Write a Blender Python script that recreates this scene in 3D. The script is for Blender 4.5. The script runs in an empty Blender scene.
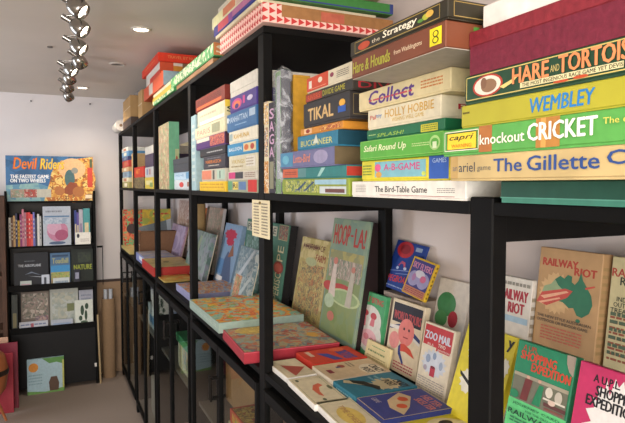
import bpy, math, random
from mathutils import Vector, Matrix
random.seed(4)
SC = bpy.context.scene
COL = SC.collection
R = math.radians

# ---------------------------------------------------------------- camera
CX, CZ = -0.5244, 1.6012
F, YAW, PIT = 562.6, .436, .0471
cd = bpy.data.cameras.new('camera'); cam = bpy.data.objects.new('camera', cd); COL.objects.link(cam)
cd.sensor_width = 36; cd.lens = F / 625 * 36; cd.clip_start = .02
cam.location = (CX, 0, CZ); cam.rotation_euler = (math.pi / 2 - PIT, 0, -YAW)
SC.camera = cam

# ---------------------------------------------------------------- light and exposure
SC.view_settings.view_transform = 'Standard'; SC.view_settings.look = 'None'
SC.view_settings.gamma = 1; SC.view_settings.use_curve_mapping = False
SC.view_settings.exposure = 0.0
w = bpy.data.worlds.new('daylight'); SC.world = w; w.use_nodes = True
w.node_tree.nodes['Background'].inputs[0].default_value = (.75, .85, 1, 1)
w.node_tree.nodes['Background'].inputs[1].default_value = 1.0
def area(name, loc, rot, sx, sy, power, col):
    l = bpy.data.lights.new(name, 'AREA'); l.shape = 'RECTANGLE'; l.size = sx; l.size_y = sy
    l.energy = power; l.color = col
    o = bpy.data.objects.new(name, l); COL.objects.link(o); o.location = loc; o.rotation_euler = rot
    return o
# daylight entering through the shop window in the wall behind the camera, and the glazed door on the left
area('window_daylight', (-1.5, -1.9, 1.45), (R(90), 0, R(0)), 2.2, 1.7, 142, (1, .975, .96))
area('side_daylight', (-2.52, 3.6, 1.35), (R(90), 0, R(-90)), 1.2, 1.7, 45, (.8, .88, 1))

# ---------------------------------------------------------------- measuring: a pixel of the photo to a point of the room
_f = Vector((math.sin(YAW) * math.cos(PIT), math.cos(YAW) * math.cos(PIT), -math.sin(PIT)))
_r = Vector((math.cos(YAW), -math.sin(YAW), 0)); _u = _r.cross(_f)
C0 = Vector((CX, 0, CZ))
def ray(px, py): return _f + _r * (px - 312.5) / F - _u * (py - 211.5) / F
def onx(px, py, X): d = ray(px, py); return C0 + d * ((X - CX) / d.x)
def ony(px, py, Y): d = ray(px, py); return C0 + d * (Y / d.y)
def onz(px, py, Z): d = ray(px, py); return C0 + d * ((Z - CZ) / d.z)

# ---------------------------------------------------------------- materials
def lin(c):
    if isinstance(c, str):
        c = [int(c[i:i + 2], 16) / 255 for i in (0, 2, 4)]
    return tuple(((x + .055) / 1.055) ** 2.4 if x > .04045 else x / 12.92 for x in c) + (1,)
MC = {}
def mat(c, rough=.5, var=.06, metal=0, scale=60, bump=0, spec=.32):
    key = ('m', c, rough, var, metal, scale, bump, spec)
    if key in MC: return MC[key]
    m = bpy.data.materials.new('surface_' + str(c)); m.use_nodes = True
    n = m.node_tree.nodes; l = m.node_tree.links; b = n['Principled BSDF']
    b.inputs['Roughness'].default_value = rough; b.inputs['Metallic'].default_value = metal
    b.inputs['Specular IOR Level'].default_value = spec
    tc = n.new('ShaderNodeTexCoord'); no = n.new('ShaderNodeTexNoise'); no.inputs['Scale'].default_value = scale
    no.inputs['Detail'].default_value = 3
    l.new(tc.outputs['Object'], no.inputs['Vector'])
    r = n.new('ShaderNodeValToRGB'); L = lin(c)
    r.color_ramp.elements[0].position = .3; r.color_ramp.elements[1].position = .7
    r.color_ramp.elements[0].color = tuple(x * (1 - var * 1.6) for x in L[:3]) + (1,)
    r.color_ramp.elements[1].color = tuple(min(1, x * (1 + var)) for x in L[:3]) + (1,)
    l.new(no.outputs['Fac'], r.inputs[0]); l.new(r.outputs[0], b.inputs['Base Color'])
    if bump:
        bp = n.new('ShaderNodeBump'); bp.inputs['Strength'].default_value = bump; bp.inputs['Distance'].default_value = .004
        l.new(no.outputs['Fac'], bp.inputs['Height']); l.new(bp.outputs[0], b.inputs['Normal'])
    MC[key] = m; return m
def busy(cols, scale=40, seed=0, dist=.5, stretch=(1, 1, 1), rough=.4):
    """printed illustration: patches of a palette"""
    key = ('b', tuple(cols), scale, seed, stretch)
    if key in MC: return MC[key]
    m = bpy.data.materials.new('printed_picture'); m.use_nodes = True
    n = m.node_tree.nodes; l = m.node_tree.links; b = n['Principled BSDF']; b.inputs['Roughness'].default_value = rough; b.inputs['Specular IOR Level'].default_value = .32
    tc = n.new('ShaderNodeTexCoord'); mp = n.new('ShaderNodeMapping'); mp.inputs['Location'].default_value = (seed * 1.7, seed * .9, seed * 2.3)
    mp.inputs['Scale'].default_value = stretch
    l.new(tc.outputs['Object'], mp.inputs[0])
    no = n.new('ShaderNodeTexNoise'); no.inputs['Scale'].default_value = scale * 1.3; no.inputs['Detail'].default_value = 3
    no.inputs['Distortion'].default_value = dist
    l.new(mp.outputs[0], no.inputs['Vector'])
    dn = n.new('ShaderNodeMix'); dn.data_type = 'VECTOR'; dn.inputs[0].default_value = .045
    l.new(mp.outputs[0], dn.inputs[4]); l.new(no.outputs['Color'], dn.inputs[5])
    vo = n.new('ShaderNodeTexVoronoi'); vo.inputs['Scale'].default_value = scale * 2.6; l.new(dn.outputs[1], vo.inputs['Vector'])
    sp = n.new('ShaderNodeSeparateColor'); l.new(vo.outputs['Color'], sp.inputs[0])
    mxv = n.new('ShaderNodeMath'); mxv.operation = 'MULTIPLY_ADD'; mxv.inputs[1].default_value = .62
    l.new(sp.outputs[0], mxv.inputs[0])
    n2 = n.new('ShaderNodeMath'); n2.operation = 'MULTIPLY_ADD'; n2.inputs[1].default_value = 1.5; n2.inputs[2].default_value = -.56
    l.new(no.outputs['Fac'], n2.inputs[0]); l.new(n2.outputs[0], mxv.inputs[2])
    r = n.new('ShaderNodeValToRGB'); r.color_ramp.interpolation = 'LINEAR' if seed in (20, 21, 23, 28, 29, 30, 31, 45, 46, 47, 61, 62, 70, 75, 76, 77, 15, 17, 18, 9) else 'CONSTANT'
    k = len(cols); e = r.color_ramp.elements
    for i in range(k - 2): e.new(.5)
    for i, c in enumerate(cols):
        e[i].position = i / k; e[i].color = lin(c)
    l.new(mxv.outputs[0], r.inputs[0]); l.new(r.outputs[0], b.inputs['Base Color'])
    MC[key] = m; return m
def tri_pattern():
    """rows of red triangles on pale pink paper"""
    if 'tri' in MC: return MC['tri']
    m = bpy.data.materials.new('triangle_paper'); m.use_nodes = True
    n = m.node_tree.nodes; l = m.node_tree.links; b = n['Principled BSDF']; b.inputs['Roughness'].default_value = .6
    tc = n.new('ShaderNodeTexCoord'); sp = n.new('ShaderNodeSeparateXYZ'); l.new(tc.outputs['Object'], sp.inputs[0])
    def mth(op, a, bb=None):
        q = n.new('ShaderNodeMath'); q.operation = op
        for i, v in enumerate((a, bb)):
            if v is None: continue
            if isinstance(v, (int, float)): q.inputs[i].default_value = v
            else: l.new(v, q.inputs[i])
        return q.outputs[0]
    h = mth('ADD', sp.outputs['X'], sp.outputs['Y'])
    u = mth('FRACT', mth('MULTIPLY', h, 48)); v = mth('FRACT', mth('MULTIPLY', mth('ADD', sp.outputs['Z'], mth('MULTIPLY', sp.outputs['X'], .0)), 48))
    tri = mth('LESS_THAN', mth('ADD', mth('MULTIPLY', mth('ABSOLUTE', mth('SUBTRACT', v, .5)), 2), u), .88)
    mx = n.new('ShaderNodeMix'); mx.data_type = 'RGBA'
    mx.inputs[6].default_value = lin('efc2b4'); mx.inputs[7].default_value = lin('c23432')
    l.new(tri, mx.inputs[0]); l.new(mx.outputs[2], b.inputs['Base Color'])
    MC['tri'] = m; return m
def glass():
    if 'g' in MC: return MC['g']
    m = bpy.data.materials.new('door_glass'); m.use_nodes = True
    n = m.node_tree.nodes; l = m.node_tree.links; n.remove(n['Principled BSDF'])
    t = n.new('ShaderNodeBsdfTransparent'); t.inputs[0].default_value = (.88, .91, .89, 1)
    g = n.new('ShaderNodeBsdfGlossy'); g.inputs['Roughness'].default_value = .03
    fr = n.new('ShaderNodeFresnel'); fr.inputs['IOR'].default_value = 1.4
    ge = n.new('ShaderNodeNewGeometry'); q = n.new('ShaderNodeMath'); q.operation = 'MULTIPLY_ADD'; q.inputs[1].default_value = -1; q.inputs[2].default_value = 1
    l.new(ge.outputs['Backfacing'], q.inputs[0]); q2 = n.new('ShaderNodeMath'); q2.operation = 'MULTIPLY'; l.new(q.outputs[0], q2.inputs[0]); l.new(fr.outputs[0], q2.inputs[1])
    mx = n.new('ShaderNodeMixShader'); l.new(q2.outputs[0], mx.inputs[0]); l.new(t.outputs[0], mx.inputs[1]); l.new(g.outputs[0], mx.inputs[2])
    l.new(mx.outputs[0], n['Material Output'].inputs[0]); MC['g'] = m; return m
def film():
    if 'film' in MC: return MC['film']
    m = bpy.data.materials.new('clear_plastic_film'); m.use_nodes = True
    n = m.node_tree.nodes; l = m.node_tree.links; n.remove(n['Principled BSDF'])
    t = n.new('ShaderNodeBsdfTransparent'); t.inputs[0].default_value = (.93, .94, .95, 1)
    g = n.new('ShaderNodeBsdfPrincipled'); g.inputs['Base Color'].default_value = (.75, .77, .8, 1); g.inputs['Roughness'].default_value = .15
    no = n.new('ShaderNodeTexNoise'); no.inputs['Scale'].default_value = 26; no.inputs['Detail'].default_value = 4; no.inputs['Distortion'].default_value = 1.5
    tc = n.new('ShaderNodeTexCoord'); l.new(tc.outputs['Object'], no.inputs['Vector'])
    bp = n.new('ShaderNodeBump'); bp.inputs['Strength'].default_value = .9; bp.inputs['Distance'].default_value = .01
    l.new(no.outputs['Fac'], bp.inputs['Height']); l.new(bp.outputs[0], g.inputs['Normal'])
    r = n.new('ShaderNodeValToRGB'); r.color_ramp.elements[0].position = .45; r.color_ramp.elements[0].color = (.1,) * 3 + (1,)
    r.color_ramp.elements[1].position = .62; r.color_ramp.elements[1].color = (.5,) * 3 + (1,)
    l.new(no.outputs['Fac'], r.inputs[0])
    mx = n.new('ShaderNodeMixShader'); l.new(r.outputs[0], mx.inputs[0]); l.new(t.outputs[0], mx.inputs[1]); l.new(g.outputs[0], mx.inputs[2])
    l.new(mx.outputs[0], n['Material Output'].inputs[0]); MC['film'] = m; return m
def emit(c, s):
    m = bpy.data.materials.new('glowing_bulb'); m.use_nodes = True
    b = m.node_tree.nodes['Principled BSDF']; b.inputs['Base Color'].default_value = lin(c)
    b.inputs['Emission Color'].default_value = lin(c); b.inputs['Emission Strength'].default_value = s
    return m
def M_(c): return mat(c) if isinstance(c, str) else c
STEEL = mat('0c0b0a', .6, .15, .0, 25, spec=.12)
BLACK = mat('0c0b0b', .55, .1)

# ---------------------------------------------------------------- mesh building
TXT = {}
def text_mesh(s, bold, shear):
    k = (s, bold, shear)
    if k in TXT: return TXT[k]
    c = bpy.data.curves.new('t', 'FONT'); c.body = s; c.offset = bold; c.shear = shear; c.resolution_u = 2
    o = bpy.data.objects.new('t', c); COL.objects.link(o)
    bpy.context.view_layer.update()
    me = bpy.data.meshes.new_from_object(o.evaluated_get(bpy.context.evaluated_depsgraph_get()))
    vs = [tuple(v.co) for v in me.vertices]; fs = [tuple(p.vertices) for p in me.polygons]
    bpy.data.objects.remove(o); bpy.data.curves.remove(c); bpy.data.meshes.remove(me)
    if vs:
        x0 = min(v[0] for v in vs); x1 = max(v[0] for v in vs); y0 = min(v[1] for v in vs); y1 = max(v[1] for v in vs)
        vs = [((v[0] - x0) / (x1 - x0), (v[1] - y0) / (y1 - y0)) for v in vs]
    TXT[k] = (vs, fs); return TXT[k]
class MB:
    def __init__(s): s.v = []; s.f = []; s.m = []; s.ms = []; s.sm = []
    def mi(s, m):
        m = M_(m)
        if m not in s.ms: s.ms.append(m)
        return s.ms.index(m)
    def add(s, vs, fs, m, smooth=False, flip=False):
        o = len(s.v); i = s.mi(m); s.v += [tuple(v) for v in vs]
        for f in fs: s.f.append(tuple(o + k for k in (reversed(f) if flip else f))); s.m.append(i); s.sm.append(smooth)
    def box(s, x0, x1, y0, y1, z0, z1, m, b=0.0):
        if b <= 0 or min(x1 - x0, y1 - y0, z1 - z0) < 2.5 * b:
            vs = [(x, y, z) for x in (x0, x1) for y in (y0, y1) for z in (z0, z1)]
            s.add(vs, [(0, 1, 3, 2), (4, 6, 7, 5), (0, 4, 5, 1), (2, 3, 7, 6), (0, 2, 6, 4), (1, 5, 7, 3)], m); return
        lo = (x0, y0, z0); hi = (x1, y1, z1); vs = []; idx = {}
        for a in (0, 1):
            for c in (0, 1):
                for d in (0, 1):
                    for k in range(3):
                        p = []
                        for ax, q in enumerate((a, c, d)):
                            e = (hi if q else lo)[ax]
                            if ax != k: e += -b if q else b
                            p.append(e)
                        idx[(a, c, d, k)] = len(vs); vs.append(p)
        fs = []
        def add(f):
            # orient outwards
            P = [Vector(vs[i]) for i in f]; n = (P[1] - P[0]).cross(P[2] - P[0]); c = sum(P, Vector()) / len(P)
            ce = Vector(((x0 + x1) / 2, (y0 + y1) / 2, (z0 + z1) / 2))
            fs.append(f if n.dot(c - ce) > 0 else f[::-1])
        for k in range(3):
            o = [i for i in range(3) if i != k]
            for q in (0, 1):
                f = []
                for (a, c) in ((0, 0), (1, 0), (1, 1), (0, 1)):
                    t = [0, 0, 0]; t[k] = q; t[o[0]] = a; t[o[1]] = c; f.append(idx[(*t, k)])
                add(f)
            for a in (0, 1):
                for c in (0, 1):
                    t0 = [0, 0, 0]; t1 = [0, 0, 0]; t0[o[0]] = t1[o[0]] = a; t0[o[1]] = t1[o[1]] = c; t1[k] = 1
                    add([idx[(*t0, o[0])], idx[(*t0, o[1])], idx[(*t1, o[1])], idx[(*t1, o[0])]])
        for a in (0, 1):
            for c in (0, 1):
                for d in (0, 1): add([idx[(a, c, d, 0)], idx[(a, c, d, 1)], idx[(a, c, d, 2)]])
        s.add(vs, fs, m)
    def tube(s, p0, p1, r0, m, r1=None, n=16, caps=True):
        p0 = Vector(p0); p1 = Vector(p1); r1 = r0 if r1 is None else r1
        d = (p1 - p0).normalized(); a = d.orthogonal().normalized(); b = d.cross(a)
        vs = [p + (a * math.cos(2 * math.pi * i / n) + b * math.sin(2 * math.pi * i / n)) * r for p, r in ((p0, r0), (p1, r1)) for i in range(n)]
        s.add(vs, [(i, (i + 1) % n, n + (i + 1) % n, n + i) for i in range(n)], m, True)
        if caps: s.add(vs, [tuple(range(n))[::-1], tuple(range(n, 2 * n))], m)
    def lathe(s, prof, m, p0=(0, 0, 0), d=(0, 0, 1), n=24, caps=True):
        p0 = Vector(p0); d = Vector(d).normalized(); a = d.orthogonal().normalized(); b = d.cross(a)
        vs = [p0 + d * h + (a * math.cos(2 * math.pi * i / n) + b * math.sin(2 * math.pi * i / n)) * r for r, h in prof for i in range(n)]
        fs = [(k * n + i, k * n + (i + 1) % n, (k + 1) * n + (i + 1) % n, (k + 1) * n + i) for k in range(len(prof) - 1) for i in range(n)]
        s.add(vs, fs, m, True)
    def build(s, name, parent=None, loc=None, rot=None):
        me = bpy.data.meshes.new(name); me.from_pydata(s.v, [], s.f)
        for m in s.ms: me.materials.append(m)
        me.polygons.foreach_set('material_index', s.m); me.polygons.foreach_set('use_smooth', s.sm); me.update()
        o = bpy.data.objects.new(name, me); COL.objects.link(o)
        if parent: o.parent = parent
        if loc is not None: o.location = loc
        if rot is not None: o.rotation_euler = rot
        return o
    # printed shapes on one face; fr = (origin, u vector, v vector, normal)
    def print_on(s, fr, art, umap=None):
        o, U, V, N = fr
        for k, a in enumerate(art):
            off = N * (.00012 * (k + 2))
            P = lambda u, v: o + U * u + V * v + off
            q = a[0]; um = umap or (lambda u: u)
            if q == 'r':
                u0, v0, u1, v1 = um(a[1]), a[2], um(a[3]), a[4]
                s.add([P(u0, v0), P(u1, v0), P(u1, v1), P(u0, v1)], [(0, 1, 2, 3)], a[5])
            elif q == 'o':   # outline: u0 v0 u1 v1 width colour
                u0, v0, u1, v1, wd = um(a[1]), a[2], um(a[3]), a[4], a[5]
                wu = wd / U.length; wv = wd / V.length
                for r in ((u0, v0, u1, v0 + wv), (u0, v1 - wv, u1, v1), (u0, v0, u0 + wu, v1), (u1 - wu, v0, u1, v1)):
                    s.add([P(r[0], r[1]), P(r[2], r[1]), P(r[2], r[3]), P(r[0], r[3])], [(0, 1, 2, 3)], a[6])
            elif q == 'e':   # centre, radii
                cu = um(a[1]); ru = a[3] if a[3] < 1.5 else abs(um(a[1] + a[3]) - cu)
                n = 20; s.add([P(cu + ru * math.cos(2 * math.pi * i / n), a[2] + a[4] * math.sin(2 * math.pi * i / n)) for i in range(n)], [tuple(range(n))], a[5])
            elif q == 'p':
                s.add([P(um(x), y) for x, y in a[1]], [tuple(range(len(a[1])))], a[2])
            elif q == 't':   # text u0 v0 u1 v1 colour [bold shear slope]
                bo = a[7] if len(a) > 7 else .02
                vs, fs = text_mesh(a[1], 0, a[8] if len(a) > 8 else 0)
                u0, v0, u1, v1 = um(a[2]), a[3], um(a[4]), a[5]; sl = a[9] if len(a) > 9 else 0
                hh = (v1 - v0) * V.length; su = min(bo * .8 * hh, .0016) / U.length; sv = su * U.length / V.length * .5
                for j, (du, dv) in enumerate(((0, 0),) if bo < .015 else ((-su, 0), (0, sv), (su, 0), (0, -sv))):
                    s.add([P(u0 + du + (u1 - u0) * x, v0 + dv + (v1 - v0) * y + sl * x) + N * (.00003 * j) for x, y in vs], fs, a[6])
            elif q == 'tu':  # text reading upwards
                vs, fs = text_mesh(a[1], 0, 0)
                s.add([P(a[4] - (a[4] - a[2]) * y, a[3] + (a[5] - a[3]) * x) for x, y in vs], fs, a[6])
            elif q == 'l':   # rows of tiny print: u0 v0 u1 v1 rows colour
                u0, v0, u1, v1 = um(a[1]), a[2], um(a[3]), a[4]; rows = a[5]; rr = random.Random(k * 7 + rows)
                for i in range(rows):
                    y = v1 - (i + .5) * (v1 - v0) / rows; h = (v1 - v0) / rows * .22; x = u0
                    while x < u1 - .01 * (u1 - u0):
                        wd = (u1 - u0) * rr.uniform(.05, .16); e = min(u1, x + wd)
                        s.add([P(x, y - h), P(e, y - h), P(e, y + h), P(x, y + h)], [(0, 1, 2, 3)], a[6]); x = e + (u1 - u0) * .025
            elif q == 'b':   # sunburst / blob: cu cv ru rv colour spikes
                n = a[6] * 2; rr = random.Random(a[6]); cu = um(a[1])
                s.add([P(cu, a[2])] + [P(cu + a[3] * math.cos(2 * math.pi * i / n) * (1 if i % 2 else rr.uniform(.7, .9)), a[2] + a[4] * math.sin(2 * math.pi * i / n) * (1 if i % 2 else rr.uniform(.7, .9))) for i in range(n)],
                      [(0, 1 + i, 1 + (i + 1) % n) for i in range(n)], a[5])
def frame(face, x0, x1, y0, y1, z0, z1):
    V = Vector
    return {'F': (V((x0, y1, z0)), V((0, y0 - y1, 0)), V((0, 0, z1 - z0)), V((-1, 0, 0))),
            'N': (V((x0, y0, z0)), V((x1 - x0, 0, 0)), V((0, 0, z1 - z0)), V((0, -1, 0))),
            'L': (V((x1, y1, z0)), V((x0 - x1, 0, 0)), V((0, 0, z1 - z0)), V((0, 1, 0))),
            'T': (V((x0, y1, z1)), V((0, y0 - y1, 0)), V((x1 - x0, 0, 0)), V((0, 0, 1))),
            'B': (V((x0, y1, z0)), V((0, y0 - y1, 0)), V((x1 - x0, 0, 0)), V((0, 0, -1)))}[face]
def props(o, label, cat, group=None):
    o['label'] = label; o['category'] = cat
    if group: o['group'] = group
def empty(name, loc, rot=(0, 0, 0)):
    o = bpy.data.objects.new(name, None); COL.objects.link(o); o.location = loc; o.rotation_euler = rot; o.empty_display_size = .05
    return o
def struct(mb, name):
    o = mb.build(name); o['kind'] = 'structure'; return o

# a cardboard games box. centred on y, front at x=0, standing on z=0.  lid: 'up' lid lies over tray, 'front' cover faces front
def games_box(name, label, cat, group, loc, rot, D, Wd, H, col, art=None, lid='up', inner='d8d2c4', frac=.88, umap=None, bev=.0012, basecol=None):
    art = art or {}
    basecol = basecol or col
    if lid is None:
        mb = MB(); e = (0, D, -Wd / 2, Wd / 2, 0, H); mb.box(*e, col, bev)
        for f, a in art.items(): mb.print_on(frame(f, *e), a, umap if f == 'F' else None)
        o = mb.build(name, None, loc, rot); props(o, label, cat, group); return o
    root = empty(name, loc, rot); props(root, label, cat, group)
    ins = .0012
    if lid == 'up':
        e = (0, D, -Wd / 2, Wd / 2, H * (1 - frac), H); b = (ins, D - ins, -Wd / 2 + ins, Wd / 2 - ins, 0, H * (1 - frac) )
    else:
        e = (0, D * frac, -Wd / 2, Wd / 2, 0, H); b = (D * frac, D, -Wd / 2 + ins, Wd / 2 - ins, ins, H - ins)
    mb = MB(); mb.box(*e, col, bev)
    for f, a in art.items():
        if f != 'base': mb.print_on(frame(f, *e), a, umap if f == 'F' else None)
    mb.build('lid', root)
    mb = MB(); mb.box(*b, basecol if lid == 'up' else inner); mb.build('base', root)
    return root

# ---------------------------------------------------------------- dimensions of the place
YS = [-.301, .567, 1.436, 2.305, 3.173, 4.042, 4.911]
ZM, ZT, ZL = 1.579, 2.0276, 1.0856
XW = .455; YF = 5.06; CE = 2.33; XL = -2.6; YB = -2.0

# ---------------------------------------------------------------- room
def wallmat(c, sc=3, v=.02): return mat(c, .8, v, 0, sc, spec=.2)
m = MB(); m.box(XL - .1, XW + .1, YB - .1, YF + .1, -.1, 0, mat('958679', .95, .22, 0, 220, .5, spec=.1)); struct(m, 'floor')
m = MB(); m.box(XL - .1, XW + .1, YB - .1, YF + .1, CE, CE + .1, wallmat('d2c7bb')); struct(m, 'ceiling')
m = MB(); m.box(XW, XW + .1, YB - .1, YF + .1, 0, CE, wallmat('d8ccc6')); struct(m, 'wall_right')
m = MB(); m.box(XL, XW, YF, YF + .1, 0, CE, wallmat('d8d2d0')); struct(m, 'wall_back')
m = MB(); m.box(XL - .1, XL, YB - .1, YF + .1, 0, CE, wallmat('d8d0c6')); struct(m, 'wall_left')
m = MB(); m.box(XL, XW, YB - .1, YB, 0, CE, wallmat('d8d0c6')); struct(m, 'wall_front')
m = MB(); m.box(XL, -.83, YF - .012, YF, 0, .09, mat('cfc6ba', .6)); struct(m, 'baseboard_back')
# skirting panel and ledge on the far wall behind the tubes
m = MB(); m.box(-.2, XW, YF - .02, YF, .0, .78, mat('a08468', .7, .08, 0, 12)); m.box(-.2, XW, YF - .026, YF, .78, .80, mat('3c2a22')); struct(m, 'trim_1')
# small hooks left in the far wall
for p in ((31, 101), (90, 104)):
    q = ony(*p, YF - .006); m = MB(); m.tube((q.x, YF, q.z), (q.x, YF - .012, q.z), .006, mat('4a4642', .5), n=8)
    o = m.build('wall_hook'); props(o, 'tiny dark hook high in the far wall, ' + ('left' if p[0] < 50 else 'right') + ' of the two', 'hook', 'hooks in the far wall')

# ---------------------------------------------------------------- shelving
PW, PD = .045, .026
def unit(i, tall, label):
    y0, y1 = YS[i], YS[i + 1]
    root = empty('shelving_unit', (0, y0, 0)); props(root, label, 'shelving', 'black metal shelving bays along the right wall')
    H = ZT if tall else ZM + .006
    posts = [(0, 0), (XW - .055 - PD / 2, 0)]
    if i == 5: posts += [(0, y1 - y0), (XW - .055 - PD / 2, y1 - y0)]
    if i == 0: posts = posts
    for x, y in posts:
        m = MB(); m.box(x, x + PD, y, y + PW, 0, H - (.0195 if tall else 0), STEEL, .002); m.build('post', root)
    w0 = PW + .0005; w1 = y1 - y0 - .0005
    for z, t in ((ZM, .0185), (ZL, .02)) + (((ZT, .019),) if tall else ()):
        m = MB(); full = z == ZT
        xx0 = 0 if full else .0005
        m.box(xx0, XW - .012, (0 if full else w0), (y1 - y0 + (PW if i == 5 else 0) - .0003 if full else w1), z - t, z, STEEL, .0015); m.build('shelf_board', root)
    for z in (ZM - .0195, ZL - .021, .12):
        m = MB(); m.box(PD, XW - .07, .006, .026, z - .035, z, STEEL); m.build('side_rail', root)
    return root
labs = ['low black shelving bay nearest the camera, its green and pink card boxes below',
        'low black shelving bay between the thick near post and the tagged post',
        'tall black shelving bay just beyond the tagged post, carrying the triangle-paper box',
        'tall black shelving bay with the tall green-spined box on its middle shelf',
        'tall black shelving bay with the red box on its middle shelf',
        'tall black shelving bay at the far wall, the last of the row']
for i in range(6): unit(i, i >= 2, labs[i])
clab = ['black glass-fronted cabinet under the nearest shelving bay',
        'black glass-fronted cabinet under the shelf of flat card games',
        'black glass-fronted cabinet with a square handle and a cardboard box inside',
        'black glass-fronted cabinet holding a green box, under the red-sided tray',
        'black glass-fronted cabinet with pale boxes inside, second from the far wall',
        'black glass-fronted cabinet touching the far wall']
def cabinet(i):
    y0, y1 = YS[i] + PW + .002, YS[i + 1] - .002
    W = y1 - y0; z0, z1 = .075, 1.042; D = XW - .08
    root = empty('display_cabinet', (0, y0, 0)); props(root, clab[i], 'cabinet', 'black glass-fronted cabinets under the shelves')
    m = MB(); m.box(.012, D, 0, .012, z0, z1, STEEL); m.build('side_panel', root)
    m = MB(); m.box(.012, D, W - .012, W, z0, z1, STEEL); m.build('side_panel', root)
    m = MB(); m.box(.012, D, .012, W - .012, z1 - .014, z1, STEEL); m.build('top_panel', root)
    m = MB(); m.box(.012, D, .012, W - .012, z0, z0 + .02, mat('8c8276', .5)); m.build('bottom_panel', root)
    m = MB(); m.box(D - .008, D, .012, W - .012, z0 + .02, z1 - .014, mat('8c8276', .6)); m.build('back_panel', root)
    m = MB(); m.box(.02, D - .01, .0125, W - .0125, .685, .70, mat('6a6258', .4)); m.build('inner_shelf', root)
    for k in (0, 1):
        a = .001 + k * (W / 2); b = a + W / 2 - .003; r = .016
        m = MB(); t0, t1 = -.008, .0115
        m.box(t0, t1, a, a + r, z0, z1, STEEL, .001); m.box(t0, t1, b - r, b, z0, z1, STEEL, .001)
        m.box(t0, t1, a + r, b - r, z0, z0 + .024, STEEL, .001); m.box(t0, t1, a + r, b - r, z1 - .028, z1, STEEL, .001)
        d = m.build('door', root)
        m = MB(); m.box(0, .004, a + r, b - r, z0 + .024, z1 - .028, glass()); m.build('glass_pane', d)
        hy = (b - .008) if k == 0 else (a + .008)
        m = MB(); g = mat('2a2826', .3, .05, .8)
        for zz in (.86, .93): m.tube((t0, hy, zz), (-.034, hy, zz), .004, g, n=8)
        m.tube((-.034, hy, .852), (-.034, hy, .938), .0045, g, n=8); m.build('handle', d)
for i in range(6): cabinet(i)

# ---------------------------------------------------------------- boxes in flat piles, front faces along the shelf edge
PILES = {}
def pile(tag, z0, rows):
    """rows bottom to top: dict(px left, px right, y of the top edge at the right corner, X of the front, depth, ...)"""
    z = z0
    for r in rows:
        X = r.get('X', 0); zt = onx(r['R'], r['y'], X).z
        ym = (r['y'] + 190) / 2
        ya = onx(r['R'], r['y'], X).y; yb = onx(r['L'], r['y'], X).y
        ya = r.get('ya', ya); yb = r.get('yb', yb)
        if 'h' in r: zt = z + r['h']
        W = yb - ya; yc = (ya + yb) / 2; H = zt - z - .0004
        if H < .004: print('THIN', tag, r['label'], H)
        zm = z + H / 2
        def umap(u, yb=yb, W=W, X=X, zm=zm):
            if abs(u) <= 1.5: return u
            # column of the photo -> place along this face
            lo, hi = 0.0, 6.0
            for _ in range(30):
                mid = (lo + hi) / 2; d = Vector((X, mid, zm)) - C0
                px = 312.5 + F * d.dot(_r) / d.dot(_f)
                if px > u: lo = mid
                else: hi = mid
            return (yb - lo) / W
        D = min(r.get('D', .25), XW - .012 - X - .002)
        games_box(r.get('name', 'board_game_box'), r['label'], r.get('cat', 'board game'), r.get('group'),
                  (X, yc, z), (0, 0, 0), D, W, H, r['col'], r.get('art'), r.get('lid', 'up'), frac=r.get('frac', .93), umap=umap, basecol=r.get('base'))
        z = zt
    PILES[tag] = z
    return z
BUFF = 'c9b07c'
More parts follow.
